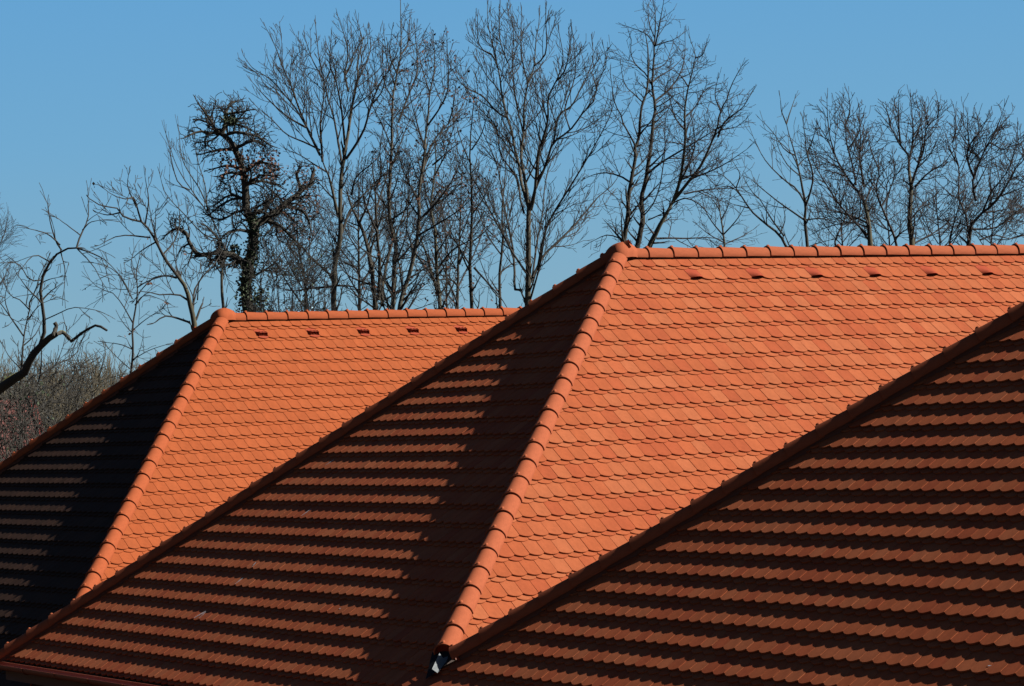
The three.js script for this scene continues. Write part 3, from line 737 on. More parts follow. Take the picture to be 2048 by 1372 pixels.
// -- right of the middle: the three-stemmed trees above the apex
tree('bare_tree', 'dark slender bare tree leaning behind the orange dome, leftmost of three close stems', 90, [
  '9>2|1246,520 1247,490 1256,429 1257,392 1262,363 1271,316 1271,291 1279,274 1280,240 1286,205 1294,180 1296,159 1296,102 1293,80',
  '3.5>1|1271,292 1261,272 1246,246 1244,235 1229,205 1224,170 1221,150', '3.5>1|1258,363 1244,354 1218,346 1191,348 1172,356',
  '2.5>1|1261,345 1285,325 1300,300 1310,270', '2.5>1|1286,205 1270,190 1250,170 1243,140', '2>1|1250,450 1236,400 1222,385', '2.5>1|1248,480 1215,470 1180,485',
  '2.5>1|1280,270 1300,244 1318,220'], 'birchy', barkDark, twigBrown, 101);
tree('bare_tree', 'tallest bare tree with a narrow pointed top above the orange dome', 92, [
  '10>1.2|1270,520 1275,494 1286,433 1282,401 1292,357 1301,297 1307,240 1311,218 1304,174 1307,136 1309,91 1311,57 1310,20 1306,2',
  '4.5>1|1297,346 1320,327 1362,301 1404,276 1434,257 1470,235', '4>1|1309,203 1337,180 1360,148 1369,114 1370,72', '3>1|1311,91 1320,42 1327,5', '3>1|1306,174 1292,148 1271,129 1261,104 1263,80 1258,66',
  '3>1|1304,165 1320,152 1340,140 1360,122', '2.5>1|1308,90 1297,72 1280,62 1252,52', '2.5>1|1309,75 1298,45 1296,15', '3>1|1306,250 1290,255 1275,280 1262,310', '2.5>1|1311,215 1330,205 1350,190 1372,182',
  '2.5>1|1286,433 1305,410 1320,370 1325,340 1330,300 1330,270 1332,232 1340,210', '2.2>1|1309,92 1330,85 1350,78 1362,70', '2.2>1|1305,140 1330,128 1342,100'], 'birchy', barkDark, twigPurple, 102);
tree('bare_tree', 'wide bare tree right of the dome whose stem leans far to the right', 88, [
  '11>5|1290,525 1298,494 1332,430 1347,401', '6>1|1347,401 1358,369 1364,335 1370,287 1370,240 1369,225 1377,174 1385,140 1391,116 1381,80',
  '6>1|1347,401 1385,354 1406,323 1426,278 1436,249 1441,222 1453,201 1464,167 1483,133', '4>1|1436,274 1449,244 1470,227 1483,218 1498,195', '3.5>1|1368,388 1407,380 1464,376 1500,372', '3.5>1|1385,356 1417,344 1455,325 1493,299',
  '4>1|1313,477 1341,476 1370,477 1417,475 1450,480', '4>1|1358,369 1381,321 1390,289 1388,265 1384,240', '3>1|1377,174 1360,150 1345,140', '3>1|1369,235 1390,215 1410,180 1430,170', '2.5>1|1426,278 1440,260 1470,255 1490,240', '2.5>1|1441,222 1430,190 1435,160',
  '3>1|1370,260 1350,235 1340,200 1335,180', '2.5>1|1391,116 1405,110 1411,95', '3>1|1296,440 1330,425 1345,415', '3>1|1340,410 1370,396 1400,410 1420,430'], 'birchy', barkOlive, twigPurple, 103);

// -- the large vase-shaped tree in the middle
tree('bare_tree', 'large vase-shaped bare tree in the middle with upswept twigs over the lower roof', 94, [
  '12>8|1053,680 1054,630 1057,560 1057,470 1058,418', '6>1|1058,418 1044,370 1038,330 1030,300 1023,260 1015,236 1006,197 996,137 976,48 975,12', '3.5>1|1015,236 994,224 965,192 936,178 914,156 900,130',
  '6>1|1058,418 1050,360 1042,313 1047,267 1048,216 1056,168 1068,132 1073,72 1078,48 1079,26', '3.5>1|1047,267 1032,202 1025,125 1027,60 1018,7', '6>1|1062,420 1070,380 1076,313 1095,243 1097,192 1112,163 1126,120 1118,65',
  '5.5>1|1062,412 1071,377 1092,330 1107,286 1140,260 1167,224 1186,204 1198,159 1213,130 1209,101', '4>1|1107,286 1119,228 1140,216 1160,180 1186,120 1184,84', '5>1|1075,540 1092,459 1113,417 1141,372 1167,330 1193,284 1220,231 1232,190',
  '5>1|1066,555 1085,515 1132,468 1160,438 1197,393 1225,370 1240,345', '4.5>1|1052,545 1024,503 1003,463 985,431 957,375 938,347 915,300 905,235', '4>1|1048,426 1041,400 1034,354 1010,323 999,300 992,252 958,216 935,180',
  '4.5>1|1043,580 1031,580 1029,533 1022,475 1010,421 1001,365 990,318 962,255 955,215', '4>1|1064,560 1076,473 1085,426 1090,370 1100,330 1120,290', '4>1|1060,600 1072,560 1082,520 1090,470 1100,430', '3>1|996,137 985,110 960,95 955,35',
  '3>1|1015,125 1000,80 1000,20', '3>1|1056,168 1043,110 1043,25', '3>1|1068,132 1090,110 1091,20', '3>1|1095,243 1085,200 1080,150', '3>1|1112,163 1130,140 1143,62', '3>1|1140,260 1130,220 1150,150 1146,70', '2.5>1|1006,197 990,170 972,150 955,110'], 'ash', barkGrey, twigBrown, 104);
tree('bare_tree', 'thin bare tree with a forked stem left of the vase-shaped tree', 97, [
  '6>1.5|1000,660 1001,612 999,556 1003,510 1006,470 1004,420 1009,370 1012,320', '3>1|1001,545 1020,530 1045,520', '3>1|1003,510 975,470 960,430 950,390', '2.5>1|1006,470 1020,430 1028,390', '2>1|1003,600 985,580 960,520 945,480'], 'sparse', barkDark, twigBrown, 105);
tree('bare_tree', 'thin dark straight tree with brown seed bunches before pale sky', 96, [
  '7>1.5|945,660 944,612 940,533 943,463 943,370 940,320 942,260 948,205', '3.5>1|941,533 905,470 893,440 880,400', '4>1|948,535 975,565 1005,600 1022,630', '3>1|943,430 965,400 985,360', '3>1|942,330 925,290 910,240', '3>1|943,300 962,270 975,230', '2.5>1|941,500 920,480 890,478 870,490', '2.5>1|944,460 960,440 975,400'], 'maple', barkDark, twigBrown, 106, { seeds: 0.30, spawn: 1.1 });

// -- the crowd left of it
tree('bare_tree', 'tall pale-stemmed bare tree with a straight needle top', 93, [
  '9>1.2|788,680 786,610 789,533 792,493 782,452 778,412 780,347 783,308 785,210 790,168 800,117 802,47 801,4', '4>1|797,245 818,187 834,145 832,89 830,60', '3>1|792,180 775,120 768,70', '3>1|801,110 815,90 820,40', '4>1|782,440 815,415 832,380 850,340',
  '3>1|784,300 765,250 745,210 735,150', '3>1|783,330 800,290 815,250 830,225', '3>1|795,150 780,110 784,60', '3>1|790,530 812,470 815,430 818,360 812,300', '3>1|788,200 770,170 765,110'], 'maple', barkPale, twigBrown, 107, { seeds: 0.08 });
tree('bare_tree', 'pale-stemmed bare tree leaning right with brown seed bunches in its crown', 91, [
  '9>1.2|795,680 801,606 813,568 827,517 834,482 838,440 838,393 843,347 850,300 851,280 858,210 860,187 869,135 867,79', '4>1|841,438 873,403 892,379 940,361', '4.5>1|838,470 873,449 920,419 945,395', '4>1|845,340 869,280 897,247 925,212 935,187',
  '3.5>1|856,250 880,215 895,182 894,77', '3>1|850,300 835,250 822,200 815,160', '3>1|860,187 848,150 838,110', '3>1|838,400 815,360 800,320 795,270', '3>1|843,345 860,310 880,270', '3>1|830,505 870,560 890,600', '4>1|851,430 885,390 910,350 925,310', '3>1|865,330 900,300 925,280', '3>1|897,247 905,220 912,170'], 'maple', barkPale, twigBrown, 108, { seeds: 0.42 });
tree('bare_tree', 'dark bare tree forking low between the two pale stems and the straight thin tree', 98, [
  '8>1.5|884,680 880,612 873,533 870,463 862,417 866,370 872,320 870,270', '6>1|876,590 862,540 850,500 838,470 820,440', '4>1|873,540 905,500 940,480 960,455', '3>1|866,420 850,380 845,330', '3>1|870,350 890,310 905,260', '3>1|875,560 905,560 925,590', '3>1|863,410 880,380 905,365'], 'maple', barkOlive, twigBrown, 109, { seeds: 0.2 });
tree('bare_tree', 'thinnest straight sapling among the trees over the lower ridge', 99, [
  '4>1|893,670 893,612 892,510 890,445 880,405 878,350', '2>1|891,480 905,450 915,410', '2>1|890,440 875,420 860,380', '2>1|892,540 910,520 925,500'], 'sparse', barkOlive, twigBrown, 110, { seeds: 0.15 });
tree('bare_tree', 'old dark bare tree with several thick stems rising from one foot', 100, [
  '13>7|756,700 752,640 745,545', '9>3|745,545 733,487 719,445 706,420 696,390', '7>2|757,600 759,533 754,463 752,420 750,382 745,340', '7>2|764,610 766,568 780,500 787,482 800,450 815,430', '4>1|754,463 735,420 725,380 728,330', '4>1|752,420 765,380 775,340 770,300', '4>1|733,487 745,450 742,410',
  '4>1|719,445 735,410 745,372 778,340', '3.5>1|768,560 800,545 840,540 870,545', '4>1|745,570 715,560 690,545 675,520', '4>1|755,620 725,600 690,575', '3.5>1|750,382 762,345 760,300 766,260', '3.5>1|787,482 775,440 765,400', '3>1|800,450 815,400 812,360', '4>1|770,600 800,580 830,560 850,520'], 'oak', barkDark, twigBrown, 111, { spawn: 2.2 });
tree('bare_tree', 'big fan-shaped bare tree whose crown spreads over the gnarled tree', 95, [
  '11>6|665,690 667,612 670,533 680,475 681,393 683,347 689,314 687,300', '6>1|688,315 696,266 707,196 715,161 716,117 725,85 715,43', '4.5>1|690,290 681,205 672,161 668,128 655,95', '4>1|697,183 690,148 696,110 690,75 677,37', '5>1|692,318 727,262 742,211 758,170 780,135 792,90',
  '4.5>1|684,330 677,288 668,238 655,194 648,161 637,107 631,50', '6>1.5|676,430 659,358 645,323 640,310', '4.5>1|645,323 641,242 648,183 640,130', '5>1|640,310 616,260 596,211 587,183 567,139 548,87 531,54', '4>1|620,266 590,215 567,187 541,159 504,135 487,111', '4>1|612,255 574,233 532,194 506,166',
  '5>1|681,473 698,426 710,407 745,372 778,340 803,333', '4>1|703,390 712,354 743,328 760,310', '5>1|663,552 626,518 599,489 571,458 544,442', '5>1|665,573 617,577 580,582 560,575', '4>1|675,571 710,575 733,603', '4>1|687,524 710,535 726,563', '3.5>1|640,300 610,285 575,270 540,235 515,215', '3>1|716,161 735,120 742,90 738,60', '3>1|648,161 625,120 610,75', '3>1|596,211 580,160 585,110', '3>1|672,161 660,130 662,80', '3>1|742,211 765,180 775,110', '3>1|690,148 705,120 703,70',
  '3.5>1|655,345 630,330 600,310 575,300'], 'ash', barkGrey, twigBrown, 112, { spawn: 2.3, density: [4.0, 4.4] });
for (const [x, y, h, s, k, seed, what] of [[720, 640, 300, 160, 9, 201, 'bare tree with reddish twigs half hidden behind the thick dark stems'], [610, 650, 260, 150, 9, 202, 'low bare tree with tangled twigs between the gnarled tree and the fan-shaped tree'], [915, 650, 330, 120, 9, 203, 'slight bare tree behind the seed-bearing trees, its top below theirs']])
  tree('bare_tree', what, 108, plainLimbs(x, y, h, s, k, 6, seed), 'maple', barkDark, twigPurple, seed, { seeds: seed === 203 ? 0.2 : 0, density: [3, 4] });

// -- the gnarled, ivy-clad tree
tree('gnarled_tree', 'gnarled old tree with ivy on its trunk and dense curly dark twigs', 84, [
  '17>7|497,690 497,622 491,570 495,540 500,520 508,482 506,453 497,431 491,389 488,355 476,313 462,283 443,266', '7>2.5|443,266 451,252 451,229 457,213 462,205 471,203', '5>2|443,268 432,262 422,241 410,225 395,205', '5>2|440,265 416,266 399,262 385,268 371,274', '5>2|455,268 476,264 499,269 520,276 540,290', '5>2|469,299 446,299 420,304 405,308',
  '5>2|474,295 495,285 507,281 530,292', '11>5|506,462 511,449 529,436 553,424 571,407 599,385 604,378 619,372 626,348', '5>2|604,378 593,351 600,330', '5>2|575,411 604,422 617,440 622,462', '10>4|490,535 482,522 466,509 445,505 426,506 410,512 397,512', '6>2.5|397,512 378,484 371,463 353,456 332,470', '5>2|500,432 520,420 535,440 520,452',
  '6>2|535,442 562,453 586,477 608,497', '5>2|490,400 465,390 450,395 430,410', '5>2|490,372 505,360 525,350 545,352', '5>2|488,350 465,345 440,352', '4>2|495,560 520,545 545,530 560,510', '4>2|451,229 475,225 500,220', '4>2|452,240 470,238 490,236', '4>2|430,258 415,245 400,240', '4>2|430,505 440,490 430,470 410,450', '4>2|500,440 515,415 540,400', '4>2|492,420 470,425 440,440 415,430', '5>2|505,465 480,460 455,465 440,480', '5>2|489,372 515,362 540,365 562,374', '5>2|488,345 520,325 555,332', '4>2|486,340 455,332 425,338', '4>2|490,395 455,402 420,428', '4>2|497,435 525,420 550,395', '4>2|452,250 480,250 505,262', '3>2|445,262 425,280 395,285'],
'gnarled', barkDark, twigDark, 113, {
  girth: 0.75,
  trunkFrom: 0.8,
  after(t, r) {
    const ivy = new Leaves(), c = [[497, 640, 24], [495, 600, 24], [491, 570, 20], [497, 540, 18], [503, 505, 16], [508, 482, 14], [520, 600, 24], [470, 512, 12], [440, 506, 10], [505, 455, 11]];
    for (const [x, y, w] of c) for (let k = 0; k < 240; k++) ivy.add(at(x + (r() + r() - 1) * w * 1.1, y + (r() - 0.5) * 46, 84 + (r() - 0.5) * w / 36), 0.05 + 0.05 * r(), r);
    for (let k = 0; k < 260; k++) ivy.add(at(458 + (r() + r() - 1) * 22, 240 + (r() + r() - 1) * 16, 84 + (r() - 0.5) * 0.7), 0.05 + 0.03 * r(), r);
    ivy.build('ivy', ivyLeaf, t);
    const rust = new Leaves();
    for (let k = 0; k < 420; k++) rust.add(at(lerp(440, 560, r()), lerp(300, 360, r()), 84 + (r() - 0.5) * 2.4), 0.06 + 0.04 * r(), r);
    for (let k = 0; k < 330; k++) rust.add(at(lerp(540, 640, r()), lerp(330, 480, r()), 84 + (r() - 0.5) * 2.4), 0.05 + 0.04 * r(), r);
    rust.build('dead_leaf', deadLeaf, t);
  },
});
tree('bare_tree', 'thin tree of long upright whips behind the gnarled tree', 92, [
  '7>3|450,680 447,622 443,560 450,500', '3>1|450,500 425,440 390,390 355,335 332,268', '3>1|428,445 400,380 365,320 358,265', '3>1|449,510 470,460 490,440', '2.5>1|440,480 410,470 370,430 330,385 320,350', '2.5>1|415,425 410,370 395,320 390,280', '2.5>1|405,410 375,380 350,370', '2.5>1|445,550 420,520 390,500 350,490', '2.5>1|380,380 360,370 345,330 340,300'], 'whips', barkGrey, twigGrey, 114);
// -- left of it
tree('bare_tree', 'bare tree left of the gnarled tree with one long arm of budded twigs reaching left', 80, [
  '12>6|392,720 388,645 381,610 371,573 357,554', '6>1.5|357,554 334,524 315,489 297,458 283,444 250,435 234,416 203,412 180,398', '3.5>1|283,444 273,412 270,395 250,398 227,391 208,377', '3>1|290,452 297,400 290,353', '3>1|301,475 270,472 257,470 227,475 200,490', '4>1|386,625 390,577 409,549 434,521 445,500', '3.5>1|353,556 339,552 311,554 285,577 270,600',
  '3.5>1|375,600 357,589 315,589 287,582 262,590', '4>2|380,645 353,636 330,632 310,645', '3>1|325,510 350,480 360,440 355,400', '3>1|310,485 285,500 260,520', '3>1|273,415 255,370 257,350', '3>1|240,425 215,430 195,425', '4>3|392,640 400,618 405,607', '2.5>1|362,560 350,520 345,480', '2.5>1|395,600 400,560 420,540'], 'oak', barkOlive, twigBrown, 115, { seeds: 0.05, thin: 0.0075, up: [0.1, 0.12, 0.2], length: [1.3, 0.65, 0.26], spawn: 1.7 });
tree('bare_tree', 'thin upright bare tree by the end of the broken mossy bough', 76, [
  '5>1.5|260,790 262,747 266,703 265,653 271,620 275,575 272,545 278,520', '2.5>1|265,598 250,570 241,551 218,534 190,526', '2.5>1|265,645 245,610 227,587 199,577 180,560', '2.5>1|275,575 296,562 330,552', '2.5>1|270,610 290,590 320,598', '2>1|267,700 245,690 215,685', '2>1|266,660 290,640 320,620', '2>1|272,560 262,530 268,500', '2>1|264,720 300,700 330,690', '2>1|263,740 240,720 220,700'], 'drooping', barkOlive, twigBrown, 116, { seeds: 0.12, spawn: 1.9, up: [0.02, -0.02, -0.06] });
tree('mossy_tree', 'leaning tree with a thick broken yellow-mossed bough and arching twigs at the left edge', 62, [
  '17>15|-90,900 -70,840 -30,800 0,777', '15>9|0,777 22,760 44,749 57,725 72,701 92,683 112,668', '7>6|106,672 112,655 109,645', '6>4|112,668 125,664 134,672 142,683', '5>3.5|142,683 162,668 192,651 205,655 214,661', '6>2.5|80,690 88,668 87,633 81,588 83,560 100,524 121,501 144,496 153,496', '3>1|153,496 161,471 176,437 176,395', '3>1|123,500 114,486 102,450 95,408', '2.5>1|120,490 95,468 60,458', '2.5>1|153,496 180,505 210,520 235,545', '2.2>1|155,498 185,530 205,565', '2.2>1|100,524 70,510 40,540',
  '2.2>1|83,560 60,560 40,530 20,525', '2>1|160,470 140,455 118,438', '2>1|165,460 180,445 200,440', '2>1|121,501 130,540 128,580', '2>1|88,640 110,630 150,615 190,620'], 'drooping', barkDark, twigGrey, 117, {
  girth: 0.66, knotty: 0.55, bare: [0, 1, 2, 3, 4], spawn: 1.9, length: [1.3, 0.8, 0.4],
  after(t, r) {
    const scale = 62 / FOCAL;
    for (const [list, ra, rb] of [[[[-32, 801], [0, 777], [22, 760], [44, 749]], 10.5, 8.6], [[[118, 666.5], [125, 664.5], [134, 672.5], [139, 680]], 4.4, 3.1]]) {
      const pts = new THREE.CatmullRomCurve3(list.map(([x, y]) => at(x, y, 62))).getSpacedPoints(14);
      const w = new Wood();
      w.tube(pts, pts.map((_, i) => scale * lerp(ra, rb, i / 14) * (0.97 + 0.06 * r())), 10);
      w.build('moss', moss, t);
    }
  },
});
tree('bare_tree', 'forked dark bare tree standing before the red roof at the left edge', 70, [
  '7>4|36,980 37,920 39,882 42,860 50,836', '4>1.5|50,836 66,817 74,773 81,747 83,703 82,680', '3>1|66,822 96,804 131,764 166,734 190,722', '3>1|80,750 100,738 116,727 149,712 162,683 170,665', '3>1|42,855 34,815 33,773 40,740', '2.5>1|96,804 130,806 160,812', '2.5>1|74,775 60,750 50,730', '2.5>1|110,785 105,760 115,740', '2.5>1|40,870 20,850 5,830'], 'sparse', barkDark, twigDark, 118, { spawn: 2.2 });
tree('bare_tree', 'pale slim two-stemmed tree rising behind the mossy bough', 72, [
  '5>2|40,850 43,738 46,692 48,670 59,620', '3>1|59,620 55,617 72,579 78,554 95,520', '3>1|47,672 25,640 11,620 0,605 -15,590', '2.5>1|59,620 40,600 20,590 5,560', '2.5>1|75,570 95,560 115,555', '2.5>1|55,640 80,610 100,600', '2.5>1|46,692 70,670 85,640', '2>1|20,632 10,600 15,570', '2.5>1|44,740 20,715 5,690'], 'oak', barkGrey, twigGrey, 119, { spawn: 2.2, length: [1.1, 0.6, 0.28] });
tree('bare_tree', 'hazy fine-twigged bare tree cut off by the left edge of the picture', 140, ['5>1|-70,760 -62,600 -55,500 -50,420', '3>1|-62,600 -30,540 -12,480 -5,410', '3>1|-60,570 -20,520 8,470 16,430', '3>1|-58,540 -30,480 -15,440 -12,400', '3>1|-62,620 -25,590 5,560 20,530', '2.5>1|-60,640 -20,620 10,600'], 'maple', barkGrey, twigPurple, 120, { spawn: 2.4, length: [2.4, 1.3, 0.6] });

// -- right-hand group
tree('bare_tree', 'sparse bare tree with a thin straight stem over the right-hand ridge', 86, [
  '7>1.2|1617,540 1615,490 1610,444 1611,413 1605,378 1596,332 1591,311 1579,273 1573,248', '2.5>1|1573,248 1580,225 1589,199', '2.5>1|1573,248 1563,222 1561,201', '4>1|1611,413 1621,383 1626,348 1614,308 1610,273 1605,236', '3>1|1614,308 1625,280 1630,262', '3.5>1|1609,440 1570,413 1542,392 1500,357', '3.5>1|1610,406 1593,378 1565,357 1530,320 1514,290 1506,273', '2.5>1|1591,311 1570,300 1550,270 1528,245', '2.5>1|1596,335 1585,310 1560,285 1550,280', '2.5>1|1598,350 1575,330 1555,290 1552,270', '3>1|1610,440 1640,437 1680,445', '2.5>1|1596,332 1608,318 1612,316'], 'sparse', barkDark, twigGrey, 121, { spawn: 1.2 });
tree('bare_tree', 'low leaning bare tree whose bare stem slants up to the left over the right-hand ridge', 87, [
  '6>1|1605,530 1570,490 1560,470 1523,441 1498,416 1472,376 1445,350 1430,343', '3.5>1|1568,472 1542,437 1530,415 1523,402 1502,381 1490,360', '2.5>1|1560,468 1570,440 1568,420', '2.5>1|1498,416 1480,412 1465,408', '2.5>1|1472,376 1480,350 1470,330', '2.5>1|1485,395 1465,375 1440,372', '3>1|1590,515 1620,492 1660,480'], 'sparse', barkDark, twigGrey, 122);
tree('bare_tree', 'small feathery bare tree low over the ridge, right of the dome trees', 120, [
  '5>1|1449,530 1449,492 1440,422 1436,400 1426,386', '3>1|1446,470 1425,445 1410,420 1405,400', '3>1|1446,470 1465,450 1480,430 1490,412', '2.5>1|1442,440 1455,415 1460,395', '2.5>1|1448,485 1420,470 1395,450', '2.5>1|1449,488 1480,475 1505,460', '2.5>1|1440,422 1430,405 1420,395'], 'maple', barkGrey, twigPurple, 123, { spawn: 2.6, length: [1.4, 0.8, 0.4] });
tree('bare_tree', 'broad bare oak, leftmost of the three dense crowns at right', 88, [
  '12>5|1741,540 1740,488 1738,448 1728,402', '5.5>1|1728,402 1721,390 1693,353 1672,315 1654,278 1637,252', '4>1|1712,370 1705,330 1693,285 1691,238 1685,215', '4.5>1|1728,374 1719,311 1721,285 1719,231', '4.5>1|1735,470 1682,413 1647,360 1623,315 1615,290', '4>1|1672,500 1670,483 1693,425 1686,367', '3>1|1672,315 1660,275 1655,230 1654,200', '3>1|1721,300 1731,273 1738,260', '3.5>1|1730,405 1745,370 1755,340', '3.5>1|1738,448 1700,430 1660,420 1630,415', '3>1|1693,353 1670,345 1640,338', '3>1|1691,250 1700,220 1697,190', '3>1|1695,300 1715,270 1725,235', '3>1|1736,455 1705,445 1670,450 1640,460'], 'oak', barkOlive, twigPurple, 124, { spawn: 4.4 });
tree('bare_tree', 'tall bare oak in the middle of the three dense crowns at right', 90, [
  '11>5|1824,540 1824,488 1819,437 1822,381 1818,340', '5>1|1818,340 1817,311 1801,292 1782,255 1763,231', '4.5>1|1819,320 1826,273 1822,203 1821,195', '4>1|1801,290 1797,240 1798,192', '5>1|1824,367 1836,329 1847,301 1850,270 1856,250 1875,236 1891,220', '4.5>1|1830,374 1854,348 1889,325 1900,310', '5>1.5|1795,520 1791,481 1763,413 1752,378 1759,343 1749,320 1738,285', '3.5>1|1763,413 1780,380 1790,340 1785,310', '3>1|1782,255 1775,225 1767,212', '3>1|1836,329 1845,280 1840,235', '3>1|1856,250 1850,220 1845,205', '3.5>1|1821,440 1845,410 1870,390', '3>1|1875,236 1878,215 1875,200', '4>1|1822,490 1860,470 1890,450 1910,430', '3>1|1752,378 1735,350 1745,320', '3>1|1826,273 1840,250 1843,230'], 'oak', barkOlive, twigPurple, 125, { spawn: 4.2 });
tree('bare_tree', 'dense bare oak with crossing limbs, rightmost of the three crowns', 86, [
  '11>6|1937,540 1938,486 1942,455', '6>1|1940,453 1963,427 1991,404 2010,376 2033,334 2047,320 2060,290', '5>1|1952,402 1945,367 1961,320 1977,285 1994,255 2008,215', '4.5>1|1949,357 1935,320 1938,292 1961,262 1975,234', '3.5>1|1938,300 1936,260 1935,231', '4.5>1|1938,470 1931,427 1919,402 1917,332 1905,285 1921,241', '4>1|1945,458 1991,455 2033,425 2060,400', '4>1.5|1900,520 1900,481 1912,432 1925,390', '3>1|1917,332 1900,300 1893,275', '3>1|1977,285 1990,290 2005,300 2020,290', '3>1|1991,404 2000,370 1995,340', '3>1|1961,320 1945,300 1950,270', '3.5>1|1965,425 1985,380 2010,350 2030,300 2035,260', '3>1|1905,285 1912,260 1910,225', '3>1|1942,455 1915,445 1890,440', '3.5>1|1960,480 1990,470 2020,478 2050,470'], 'oak', barkDark, twigPurple, 126, { spawn: 4.4 });
tree('bare_tree', 'bare tree cut off by the right edge, its limbs reaching in over the ridge', 92, ['9>3|2100,560 2095,480 2090,430 2085,380', '5>1|2095,470 2060,430 2030,405 2010,395', '4>1|2088,400 2060,350 2045,300 2040,260', '4>1|2090,440 2050,420 2010,430 1985,440', '4>1|2086,380 2065,320 2058,270', '4>1|2095,490 2050,470 2010,480 1980,475', '3>1|2087,385 2040,350 2025,330'], 'oak', barkDark, twigPurple, 127, { spawn: 2.4 });
for (const [x, y, h, s, k, seed, what] of [[1690, 545, 170, 130, 9, 211, 'low hazy bare tree deep behind the leftmost oak crown'], [1775, 545, 190, 120, 9, 212, 'hazy bare tree filling the gap between the left and the tall oak'], [1880, 545, 200, 130, 9, 213, 'hazy bare tree filling the gap between the tall oak and the rightmost oak'], [1985, 545, 190, 130, 9, 214, 'low hazy bare tree deep behind the rightmost oak crown']])
  tree('bare_tree', what, 125, plainLimbs(x, y, h, s, k, 4, seed), 'maple', barkGrey, twigPurple, seed, { spawn: 2.2, length: [2.0, 1.1, 0.5], density: [3, 4], thin: 0.008 });

// -- undergrowth and the far wood
function tangle(name, label, x0, x1, yTop, yBase, depth, count, material, seed, leafy) {
  const r = random(seed), w = new Wood(), base = at((x0 + x1) / 2, yBase, depth), ivy = new Leaves();
  base.y = 0;
  const t = thing(name, base, label, 'shrub');
  const o = { up: [0.05, 0.02, 0], wiggle: 0.6, angle: 0.9, length: [1.2, 0.6, 0.28], density: [3.5, 5], thin: 0.007, bud: (p, q) => { if (leafy && q() < leafy) ivy.add(p, 0.05 + 0.05 * q(), q); } };
  for (let k = 0; k < count; k++) {
    const f = r(), p = at(lerp(x0, x1, f), yBase, depth + (r() - 0.5) * 3), top = at(lerp(x0, x1, clamp(f + (r() - 0.5) * 0.3, 0, 1)), lerp(yBase, yTop, 0.6 + 0.4 * r() * Math.sin(Math.PI * (0.15 + 0.7 * f))), depth + (r() - 0.5) * 3);
    p.y = 0;
    const pts = new THREE.CatmullRomCurve3([p, p.clone().lerp(top, 0.5).add(new THREE.Vector3(r() - 0.5, 0, r() - 0.5)), top]).getSpacedPoints(8);
    w.tube(pts, pts.map((_, i) => lerp(0.03, 0.01, i / 8)), 4);
    for (let i = 4; i <= 8; i++) for (let m = 0; m < 2; m++) grow(w, pts[i], aside(pts[i].clone().sub(pts[i - 1]).normalize(), 0.9 * r() + 0.3, r), o.length[0] * (0.5 + 0.8 * r()), 0.012, 0, o, r);
  }
  w.build('stem', material, t);
  ivy.build('leaf', ivyLeaf, t);
}
tangle('tangled_shrub', 'dense tangled shrub with dark leaves low between the ivy trunk and the fan-shaped tree', 515, 650, 552, 640, 82, 26, twigDark, 301, 0.10);
tangle('tangled_shrub', 'tangled bush with a few green leaves at the left edge, just above the dark roof', -20, 75, 800, 930, 66, 16, twigGrey, 302, 0.14);
tangle('tangled_shrub', 'thin brushwood above the dark hip, under the broken bough', 70, 190, 770, 900, 72, 14, twigGrey, 303, 0.03);
{
  const r = random(77), w = new Wood(), o = { up: [0.16, 0.1, 0.08], wiggle: 0.2, angle: 0.5, length: [4, 1.8, 0.9], density: [1.1, 1.5], thin: 0.014 };
  for (let k = 0; k < 90; k++) {
    const x = -60 + 420 * (k + r()) / 90, depth = 190 + 90 * r(), top = 735 + 50 * r() - (x > 60 && x < 230 ? 22 * r() : 0) + (x > 240 ? 15 : 0), p = at(x, 800, depth);
    p.y = 0;
    const tip = at(x + (r() - 0.5) * 12, top, depth), pts = [0, 0.25, 0.5, 0.75, 1].map((t) => p.clone().lerp(tip, t).add(new THREE.Vector3((r() - 0.5) * 0.4, 0, (r() - 0.5) * 0.4)));
    w.tube(pts, [0.16, 0.12, 0.09, 0.05, 0.02], 5);
    for (let m = 0; m < 26; m++) { const t = 0.3 + 0.68 * (m + r()) / 26, i = Math.min(3, Math.floor(t * 4)), q = pts[i].clone().lerp(pts[i + 1], t * 4 - i); grow(w, q, aside(new THREE.Vector3(0, 1, 0), 0.35 + 0.5 * r(), r), (4.2 - 3.1 * t) * (0.6 + 0.7 * r()), 0.03, 0, o, r); }
  }
  tag(w.build('far_wood', twigTan, null), 'far-off bare wood in pale tan, low at the left beyond the broken bough', 'wood', null, 'stuff');
}
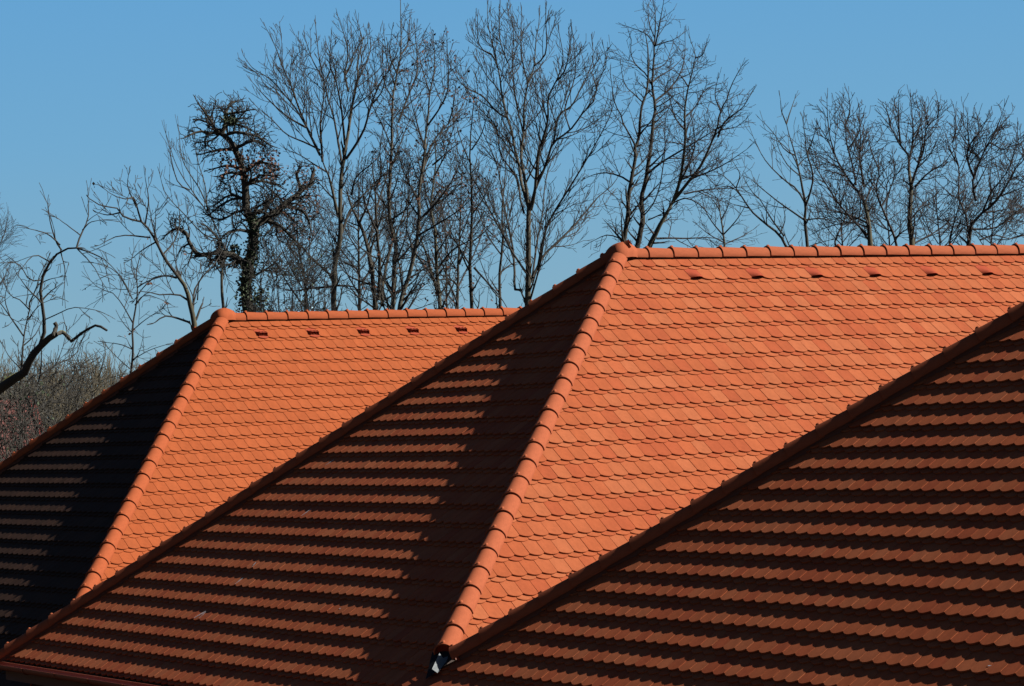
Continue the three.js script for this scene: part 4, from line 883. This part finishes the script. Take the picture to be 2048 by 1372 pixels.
// the red roof at the left edge
{
  const th = rad(24), d = 112, P = at(58, 797, d), flat = (v) => v.clone().setY(0).normalize(), f = flat(FWD), q = flat(RIGHT);
  const ridge = q.clone().multiplyScalar(-Math.cos(th)).addScaledVector(f, -Math.sin(th)), out = f.clone().multiplyScalar(-Math.cos(th)).addScaledVector(q, Math.sin(th));
  const t = thing('red_house', P.clone().setY(0), 'dark red tiled house roof behind branches at the left edge', 'house');
  const down = out.clone().multiplyScalar(Math.SQRT1_2).add(new THREE.Vector3(0, -Math.SQRT1_2, 0)), n = ridge.clone().cross(down).normalize(), LEN = 9, FALL = 4.6;
  if (n.y < 0) n.negate();
  const strip = (u0, u1, v0, v1, h0, h1) => { const g = new THREE.BufferGeometry(), at4 = [[u0, v0, h0], [u1, v0, h0], [u1, v1, h1], [u0, v1, h1], [u0, v1, h1 - 0.03], [u1, v1, h1 - 0.03]].map(([u, v, h]) => P.clone().addScaledVector(ridge, u).addScaledVector(down, v).addScaledVector(n, h).sub(t.position)); g.setAttribute('position', new THREE.Float32BufferAttribute(at4.flatMap((p) => p.toArray()), 3)); g.setAttribute('uv', new THREE.Float32BufferAttribute([u0, v0, u1, v0, u1, v1, u0, v1, u0, v1, u1, v1], 2)); g.setIndex([0, 1, 2, 0, 2, 3, 3, 2, 5, 3, 5, 4]); g.computeVertexNormals(); return g; };
  const rows = [];
  for (let k = 0; k < 16; k++) rows.push(strip(0, LEN, k * FALL / 16, (k + 1) * FALL / 16, 0, 0.04));
  mesh('roof', mergeGeometries(rows), clay(rgb(0.10, 0.042, 0.036)), t);
  const verge = new THREE.BoxGeometry(0.22, FALL, 0.16), vm = mesh('verge', verge, clay(rgb(0.15, 0.03, 0.024)), t);
  vm.quaternion.setFromRotationMatrix(new THREE.Matrix4().makeBasis(ridge.clone().negate(), down.clone().negate(), ridge.clone().negate().cross(down.clone().negate())));
  vm.position.copy(P).addScaledVector(down, FALL / 2).addScaledVector(ridge, -0.06).addScaledVector(n, 0.03).sub(t.position);
  const back = [];
  const tri = (...p) => back.push(...p.flatMap((v) => v.clone().sub(t.position).toArray()));
  const e0 = P.clone().addScaledVector(down, FALL), e1 = e0.clone().addScaledVector(ridge, LEN), R1 = P.clone().addScaledVector(ridge, LEN), b0 = P.clone().addScaledVector(out, -FALL * Math.SQRT1_2).add(new THREE.Vector3(0, -FALL * Math.SQRT1_2, 0)), b1 = b0.clone().addScaledVector(ridge, LEN), g = (p) => p.clone().setY(0);
  tri(P, b0, b1); tri(P, b1, R1); tri(P, e0, b0); tri(R1, b1, e1);
  tri(e0, g(e0), g(b0)); tri(e0, g(b0), b0); tri(e0, e1, g(e1)); tri(e0, g(e1), g(e0)); tri(b0, g(b0), g(b1)); tri(b0, g(b1), b1); tri(e1, b1, g(b1)); tri(e1, g(b1), g(e1));
  const bg = new THREE.BufferGeometry();
  bg.setAttribute('position', new THREE.Float32BufferAttribute(back, 3));
  bg.computeVertexNormals();
  mesh('wall', bg, new THREE.MeshStandardMaterial({ color: rgb(0.128, 0.0511, 0.0341), roughness: 0.95, side: THREE.DoubleSide }), t);
}

renderer.render(scene, camera);
